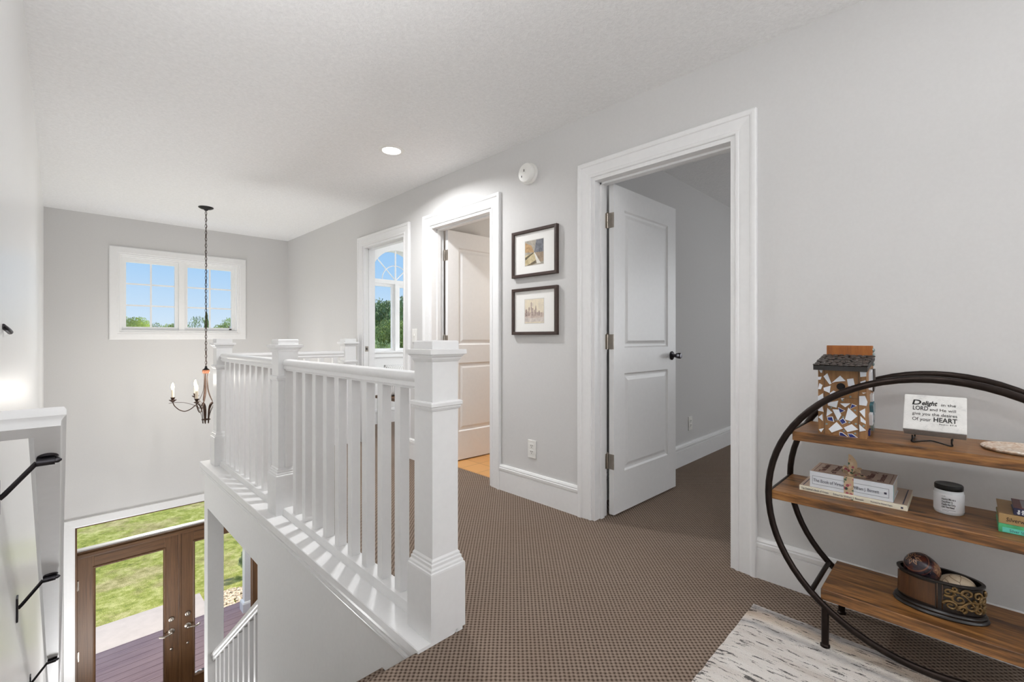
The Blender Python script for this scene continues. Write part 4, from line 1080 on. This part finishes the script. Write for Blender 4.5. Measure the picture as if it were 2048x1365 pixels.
def egg_patch(name, fn, mat, lift):
    bm = bmesh.new(); fn(bm, lift); obj(name, bm, mat, e1, smooth='all')
def ringband(s0, s1):
    def f(bm, lift): rings(bm, [[on_egg(s_, 2 * PI * i / 48, lift) for i in range(48)] for s_ in (s0, (s0 + s1) / 2, s1)], cap=False)
    return f
egg_patch('painted_band', ringband(.60, .66), 'eggbrown', .0006)
egg_patch('painted_band', ringband(.42, .46), 'eggred', .0006)
egg_patch('painted_band', ringband(-.25, -.2), 'eggbrown', .0006)
def flower(sc, pc_, size, petals, lift0):
    p0 = on_egg(sc, pc_, 0); nn = (on_egg(sc, pc_, .01) - p0).normalized()
    a_ = nn.orthogonal().normalized(); b_ = nn.cross(a_)
    def onto(q):
        d_ = q - ec; rem = d_ - eax * d_.dot(eax); qa, qr = d_.dot(eax) / eL, rem.length / eR; s_ = qa / math.hypot(qa, qr); ph = math.atan2(rem.dot(w_), rem.dot(u))
        return on_egg(max(-.995, min(.995, s_)), ph, lift0)
    def f(bm, lift):
        for k_ in range(petals):
            t = 2 * PI * k_ / petals; d_ = a_ * math.cos(t) + b_ * math.sin(t); e_ = -a_ * math.sin(t) + b_ * math.cos(t)
            q = [p0 + d_ * size * .12, p0 + d_ * size * .5 + e_ * size * .2, p0 + d_ * size, p0 + d_ * size * .5 - e_ * size * .2]
            quad(bm, [onto(x_) for x_ in q])
    return f
egg_patch('painted_flower', flower(.9985, .0, .031, 7, .0009), 'eggtan', 0)
for k_ in range(4):
    ph = PI / 4 + k_ * PI / 2
    def blk(bm, lift, ph=ph): rings(bm, [[on_egg(s_, ph + d_, .0007) for d_ in (-.42, -.2, 0, .2, .42)] for s_ in (-.16, 0, .2, .38)], closed=False, cap=False)
    egg_patch('painted_panel', blk, 'eggred' if k_ % 2 else 'eggbrown', 0)
    egg_patch('painted_flower', flower(.11, ph, .02, 8, .0013), 'eggtan', 0)
k = NT('pale_stone_egg'); v = k.coord(); n_ = k.noise(v, 16, 4, .6, 1.0); a = k.add('ShaderNodeTexVoronoi', Scale=28.0); a.feature = 'DISTANCE_TO_EDGE'; k.link(v, a.inputs['Vector'])
k.base(k.mix(k.ramp(a.outputs['Distance'], [(.0, (255, 255, 255)), (.035, (0, 0, 0))]), k.ramp(n_, [(.3, (196, 176, 148)), (.55, (222, 206, 180)), (.75, (206, 214, 208))]), (128, 104, 82))); k.rough(.25)
e2c = (2.05, .022, LS + .088)
bm, *_ = egg('shell', '', e2c, .047, .035, (.0, 1, .06), None)
tag(obj('stone_egg', bm, k.m, smooth=True), 'pale cream egg with fine cracks in the carved planter', 'egg')

# ------------------------------------------------------------------ sunny room: bench and cushion
be = thing('bench', 'brown wooden bench with black legs in the sunny room', 'bench', (2.93, 4.80, 0))
bm = bmesh.new(); box(bm, 2.72, 3.14, 4.52, 5.06, .365, .40, .004); obj('bench_top', bm, 'oak_x', be)
for x in (2.75, 3.11):
    for y in (4.55, 5.03):
        bm = bmesh.new(); box(bm, x - .012, x + .012, y - .012, y + .012, 0, .367); obj('leg', bm, 'black', be)
bm = bmesh.new()
N_ = 14
g = {}
for sgn in (-1, 1):
    for i in range(N_ + 1):
        for j in range(N_ + 1):
            a, b = i / N_ * 2 - 1, j / N_ * 2 - 1
            t = .07 * ((1 - a ** 4) * (1 - b ** 4)) ** .5
            g[sgn, i, j] = bm.verts.new((2.93 + a * .19, 4.85 + sgn * t + (b + 1) * .02, .585 + b * .185))
    for i in range(N_):
        for j in range(N_): bm.faces.new((g[sgn, i, j], g[sgn, i + 1, j], g[sgn, i + 1, j + 1], g[sgn, i, j + 1]))
k = NT('knit_white'); v = k.coord(); wv = k.add('ShaderNodeTexWave', Scale=14.0, Distortion=3.0); k.link(v, wv.inputs['Vector'])
k.base(k.ramp(wv.outputs['Fac'], [(.2, (196, 194, 192)), (.6, (236, 235, 232))])); k.rough(.9)
bmesh.ops.remove_doubles(bm, verts=bm.verts, dist=1e-4)
tag(obj('cushion', bm, k.m, smooth='all'), 'white knitted cushion standing on the bench in the sunny room', 'cushion')

# ------------------------------------------------------------------ outside
ZD = -3.40
bm = bmesh.new(); box(bm, -6, 9, YF + .16, 8.75, ZD - .2, ZD - .03)
struct('deck_base', bm, 'deckdark', 'dark joists under the porch deck', 'deck')
bm = bmesh.new(); y = YF + .17
while y < 8.74:
    box(bm, -6, 9, y, min(y + .138, 8.75), ZD - .03, ZD); y += .144
struct('porch_deck', bm, 'deck', 'plum-brown porch deck boards outside the front doors', 'deck')
struct('garden_path', bx(-6, 1.83, 8.75, 9.85, ZD - .3, ZD - .14), 'concrete', 'pale concrete path between the deck and the lawn', 'path')
bm = bmesh.new()
for i in range(40):
    for j in range(40):
        pass
def zl(x, y): return ZD - .16 + .05 * math.sin(x * .7 + 1) * math.sin(y * .5) * min(1, max(0, (y - 10) / 4))
xs_ = [-40 + 2.5 * i for i in range(41)]; ys_ = [9.8 + 2.2 * j for j in range(40)]
gv = [[bm.verts.new((x, y, zl(x, y))) for y in ys_] for x in xs_]
for i in range(len(xs_) - 1):
    for j in range(len(ys_) - 1): bm.faces.new((gv[i][j], gv[i + 1][j], gv[i + 1][j + 1], gv[i][j + 1]))
quad(bm, [(-40, 8.75, ZD - .16), (60, 8.75, ZD - .16), (60, 9.8, ZD - .16), (-40, 9.8, ZD - .16)])
struct('lawn', bm, 'grass', 'sunlit green lawn with dry patches beyond the porch', 'lawn', smooth='all')
bm = bmesh.new()
for i in range(2400):
    x = random.uniform(1.87, 4.2); y = 8.8 + random.random() * (.75 + .1 * math.sin(x * 4)); r_ = random.uniform(.014, .036)
    m_ = Matrix.Translation((x, y, ZD - .14 + r_ * .2)) @ Matrix.Rotation(random.uniform(0, 6), 4, 'Z') @ Matrix.Diagonal((r_ * random.uniform(.8, 1.4), r_, r_ * .6, 1))
    bmesh.ops.create_icosphere(bm, subdivisions=1, radius=1, matrix=m_)
tag(obj('landscape_stones', bm, 'stone', smooth='all'), 'bed of pale landscape stones beside the porch deck', 'stones', kind='stuff')
pp_ = thing('porch_column', 'white square porch column at the edge of the deck', 'column', (2.235, 8.42, ZD))
bm = bmesh.new(); box(bm, 2.17, 2.30, 8.355, 8.485, ZD, -.55, .003); obj('shaft', bm, 'white', pp_)
bm = bmesh.new(); sqloft(bm, [(.095, ZD), (.095, ZD + .14), (.085, ZD + .16), (.067, ZD + .17)], 2.235, 8.42); obj('plinth', bm, 'white', pp_)
struct('porch_roof', bx(-6, 9, YF + .16, 8.8, -.55, -.40), 'white', 'white porch roof over the deck', 'roof')
dm = bx(1.08, 1.92, 6.9, 7.33, ZD, ZD + .012)
k = NT('patterned_mat'); v = k.coord(); wv = k.add('ShaderNodeTexVoronoi', Scale=14.0); k.link(v, wv.inputs['Vector'])
k.base(k.ramp(wv.outputs['Distance'], [(.0, (40, 42, 48)), (.34, (40, 42, 48)), (.36, (222, 220, 218)), (.6, (222, 220, 218)), (.62, (60, 62, 70))], 'CONSTANT')); k.rough(.95)
tag(obj('doormat', dm, k.m), 'black and white patterned doormat on the porch deck', 'doormat')

def crown(nleaf, lobes, ls, seed):
    rnd = random.Random(seed); bm = bmesh.new()
    for i in range(nleaf):
        c, r = lobes[rnd.randrange(len(lobes))]
        d_ = Vector((rnd.gauss(0, 1), rnd.gauss(0, 1), rnd.gauss(0, 1))).normalized() * (rnd.random() ** .25)
        p = Vector(c) + Vector((d_.x * r[0], d_.y * r[1], d_.z * r[2]))
        a = Vector((rnd.gauss(0, 1), rnd.gauss(0, 1), rnd.gauss(0, 1))).normalized(); b = a.orthogonal().normalized(); s_ = ls * rnd.uniform(.6, 1.3)
        bm.faces.new([bm.verts.new(p + a * s_), bm.verts.new(p + b * s_ * .55), bm.verts.new(p - a * s_), bm.verts.new(p - b * s_ * .55)])
    return bm
def mesh_of(bm, m):
    me = bpy.data.meshes.new('crown'); bm.to_mesh(me); bm.free(); me.materials.append(M[m]); return me
def lob(n_, R_, H_, zc, seed, rl=.5):
    rnd = random.Random(seed); out = [((0, 0, zc), (R_ * .8, R_ * .8, H_ * .8))]
    for i in range(n_):
        a = rnd.uniform(0, 2 * PI); e_ = rnd.uniform(-.7, 1); out.append(((R_ * .62 * math.cos(a), R_ * .62 * math.sin(a), zc + e_ * H_ * .6), (R_ * rl, R_ * rl, H_ * rl * .8)))
    return out
ROUND = [mesh_of(crown(16000, lob(26, 1, 1, 0, 3, .32), .03, 1), 'leaf_a'), mesh_of(crown(16000, lob(26, 1, 1, 0, 5, .32), .03, 2), 'leaf_b'), mesh_of(crown(12000, lob(22, 1, 1, 0, 9, .3), .032, 3), 'leaf_c')]
CONE = mesh_of(crown(9000, [((0, 0, -1 + .22 * i), (1.02 - .1 * i, 1.02 - .1 * i, .2)) for i in range(10)], .035, 4), 'leaf_b')
SPARSE = mesh_of(crown(1500, [((.3 * math.cos(i * 2.4), .3 * math.sin(i * 2.4), -.6 + .2 * i), (.6, .6, .13)) for i in range(8)], .035, 6), 'leaf_b')
def tree(label, name, me, x, y, ztop, R_, H_, zbase=-3.5):
    t = thing(name, label, 'tree', (x, y, zbase), group='trees seen through the windows'); zc = ztop - H_ * .9
    bm = bmesh.new(); tube(bm, [(x, y, zbase), (x + .05, y, (zbase + zc) / 2), (x, y, zc + H_ * .5)], [R_ * .1, R_ * .07, R_ * .03], 8); obj('trunk', bm, 'bark', t, smooth='all')
    c = bpy.data.objects.new('crown', me); COL.objects.link(c); c.parent = t; c.location = (0, 0, zc - zbase); c.scale = (R_, R_, H_); c.rotation_euler = (0, 0, x)
    return t
def at(px, d): u = (px - 1024) / 910; return d * S2 * (1 + u), d * S2 * (1 - u)
def zt_(py, d): return 1.095 + (676 - py) / 910 * d
for lab, nm, me, px, py, d, R_, H_ in (
    ('bright round tree at the left edge of the stairwell window', 'round_tree', ROUND[2], 238, 622, 46, 2.9, 3.4),
    ('low round green tree in the left half of the stairwell window', 'round_tree', ROUND[0], 330, 639, 44, 1.7, 3.0),
    ('thin sparse pine in the right half of the stairwell window', 'pine_tree', SPARSE, 390, 634, 40, 1.0, 2.6),
    ('small dark fir behind the chandelier chain in the stairwell window', 'fir_tree', CONE, 413, 640, 42, .8, 2.6),
    ('airy tree at the right edge of the stairwell window', 'round_tree', ROUND[2], 458, 627, 40, 1.5, 2.8),
    ('tall dark tree filling the left of the arched window', 'round_tree', ROUND[1], 742, 590, 30, 2.2, 3.6),
    ('tall dark tree behind the mullion of the arched window', 'round_tree', ROUND[1], 790, 586, 36, 2.6, 4.2),
    ('dark tree at the right edge of the arched window', 'round_tree', ROUND[1], 835, 592, 30, 2.0, 3.6),
    ('mid green round tree low in the arched window', 'round_tree', ROUND[0], 775, 628, 27, 1.5, 2.8),
    ('pale green bushy tree at the bottom of the arched window', 'young_tree', ROUND[2], 768, 672, 22.5, .75, 1.6),
    ('pale small tree at the lower left of the arched window', 'young_tree', ROUND[2], 738, 680, 20, .55, 1.5)):
    x, y = at(px, d); tree(lab, nm, me, x, y, zt_(py, d), R_, H_)
sb = thing('shrub', 'dark green shrub growing by the landscape stones', 'shrub', (2.62, 9.95, ZD - .15))
c = bpy.data.objects.new('foliage', ROUND[1]); COL.objects.link(c); c.parent = sb; c.location = (0, 0, .3); c.scale = (.16, .16, .2)

# ------------------------------------------------------------------ light
wd = bpy.data.worlds.new('sky'); SC.world = wd; wd.use_nodes = True
nt = wd.node_tree; bg = nt.nodes['Background']; tc = nt.nodes.new('ShaderNodeTexCoord'); sx_ = nt.nodes.new('ShaderNodeSeparateXYZ'); cr = nt.nodes.new('ShaderNodeValToRGB')
nt.links.new(tc.outputs['Generated'], sx_.inputs[0]); nt.links.new(sx_.outputs[2], cr.inputs[0])
el = cr.color_ramp.elements; el[0].position = 0; el[0].color = lin((226, 242, 255)); el[1].position = 1; el[1].color = lin((96, 150, 226))
for p_, c_ in ((.05, (206, 232, 255)), (.14, (170, 213, 253)), (.3, (142, 194, 248))):
    e_ = el.new(p_); e_.color = lin(c_)
nt.links.new(cr.outputs['Color'], bg.inputs['Color']); bg.inputs['Strength'].default_value = .75

def lamp(name, kind, loc, energy, color=(1, 1, 1), rot=(0, 0, 0), **k):
    l = bpy.data.lights.new(name, kind); l.energy = energy; l.color = color
    for a, v in k.items(): setattr(l, a, v)
    o = bpy.data.objects.new(name, l); COL.objects.link(o); o.location = loc; o.rotation_euler = rot; return o
lamp('deck_fill', 'AREA', (1.0, 7.8, -.57), 36, (1, .95, .9), shape='DISK', size=.5)  # added fill under the porch roof, brightens the shaded deck
lamp('sun', 'SUN', (0, 0, 20), 4.3, (1, .95, .88), (0, math.radians(36), 0), angle=.01)
WARM = (.985, .99, 1); COOL = (.93, .965, 1)
lamp('overhead_light', 'AREA', (LX, LY, 2.425), 18, WARM, shape='DISK', size=.12, spread=2.75)
lamp('overhead_light', 'AREA', (1.15, .10, 2.425), 4.5, WARM, shape='DISK', size=.14)
lamp('overhead_light', 'AREA', (1.15, -2.0, 2.425), 6, WARM, shape='DISK', size=.14)  # added overhead fill behind the camera, no fixture there
lamp('upfill_left', 'AREA', (-.075, .9, 1.75), 17, WARM, (math.radians(180), 0, 0), shape='RECTANGLE', size=.03, size_y=.4)  # added upward fill beside the left wall, no sconce; lifts the ceiling
lamp('upfill_rear', 'AREA', (1.3, -1.5, 1.8), 13, WARM, (math.radians(180), 0, 0), shape='DISK', size=.4)  # added upward fill behind the camera, no floor lamp stands here
lamp('rear_fill', 'AREA', (1.0, -3.1, 1.5), 21, COOL, (math.radians(90), 0, 0), shape='RECTANGLE', size=2.0, size_y=1.4)  # added soft fill from behind; the rear wall has no window
lamp('study_fill', 'AREA', (6.4, 4.4, 1.4), 60, COOL, (0, math.radians(90), 0), shape='RECTANGLE', size=1.4, size_y=1.4)  # added fill for the sunny room; its side wall is solid
lamp('lower_hall_fill', 'AREA', (2.2, 3.2, -.37), 14, WARM, shape='DISK', size=.14)  # unseen fill added under the landing, without a fixture
lamp('foyer_upfill', 'AREA', (.45, 5.3, -2.9), 36, WARM, (math.radians(180), 0, 0), shape='DISK', size=1.0)  # added out-of-frame uplight, brightens the foyer walls and ceiling
for i in range(5):
    a = math.radians(171 + 72 * i); lamp('chandelier_lamp', 'POINT', (CX + .2744 * math.cos(a), CY + .2744 * math.sin(a), .66), 3.5, (1, .965, .91), shadow_soft_size=.015)
lamp('bathroom_fill', 'POINT', (3.9, 2.3, 1.7), 15, (1, .93, .84), shadow_soft_size=.1)  # warm fill added inside the bathroom, source unseen
lamp('bedroom_fill', 'AREA', (6.1, -.6, 1.4), 27, COOL, (0, math.radians(90), 0), shape='RECTANGLE', size=1.4, size_y=1.4)  # added fill for the bedroom; no window in that wall

# ------------------------------------------------------------------ camera
cam = bpy.data.cameras.new('camera'); co = bpy.data.objects.new('camera', cam); COL.objects.link(co)
cam.lens = 910 / 2048 * 36; cam.sensor_width = 36; cam.sensor_fit = 'HORIZONTAL'; cam.clip_start = .02; cam.clip_end = 500
cam.shift_y = -6.5 / 2048
co.location = (0, 0, 1.095); co.rotation_euler = (math.radians(90), 0, math.radians(-45))
SC.camera = co
SC.view_settings.view_transform = 'Standard'; SC.view_settings.look = 'None'; SC.view_settings.exposure = .33; SC.view_settings.gamma = 1
SC.view_settings.use_curve_mapping = False
SC.cycles.use_denoising = True
SC.cycles.max_bounces = 10; SC.cycles.diffuse_bounces = 6; SC.cycles.sample_clamp_indirect = 8; SC.cycles.transparent_max_bounces = 12
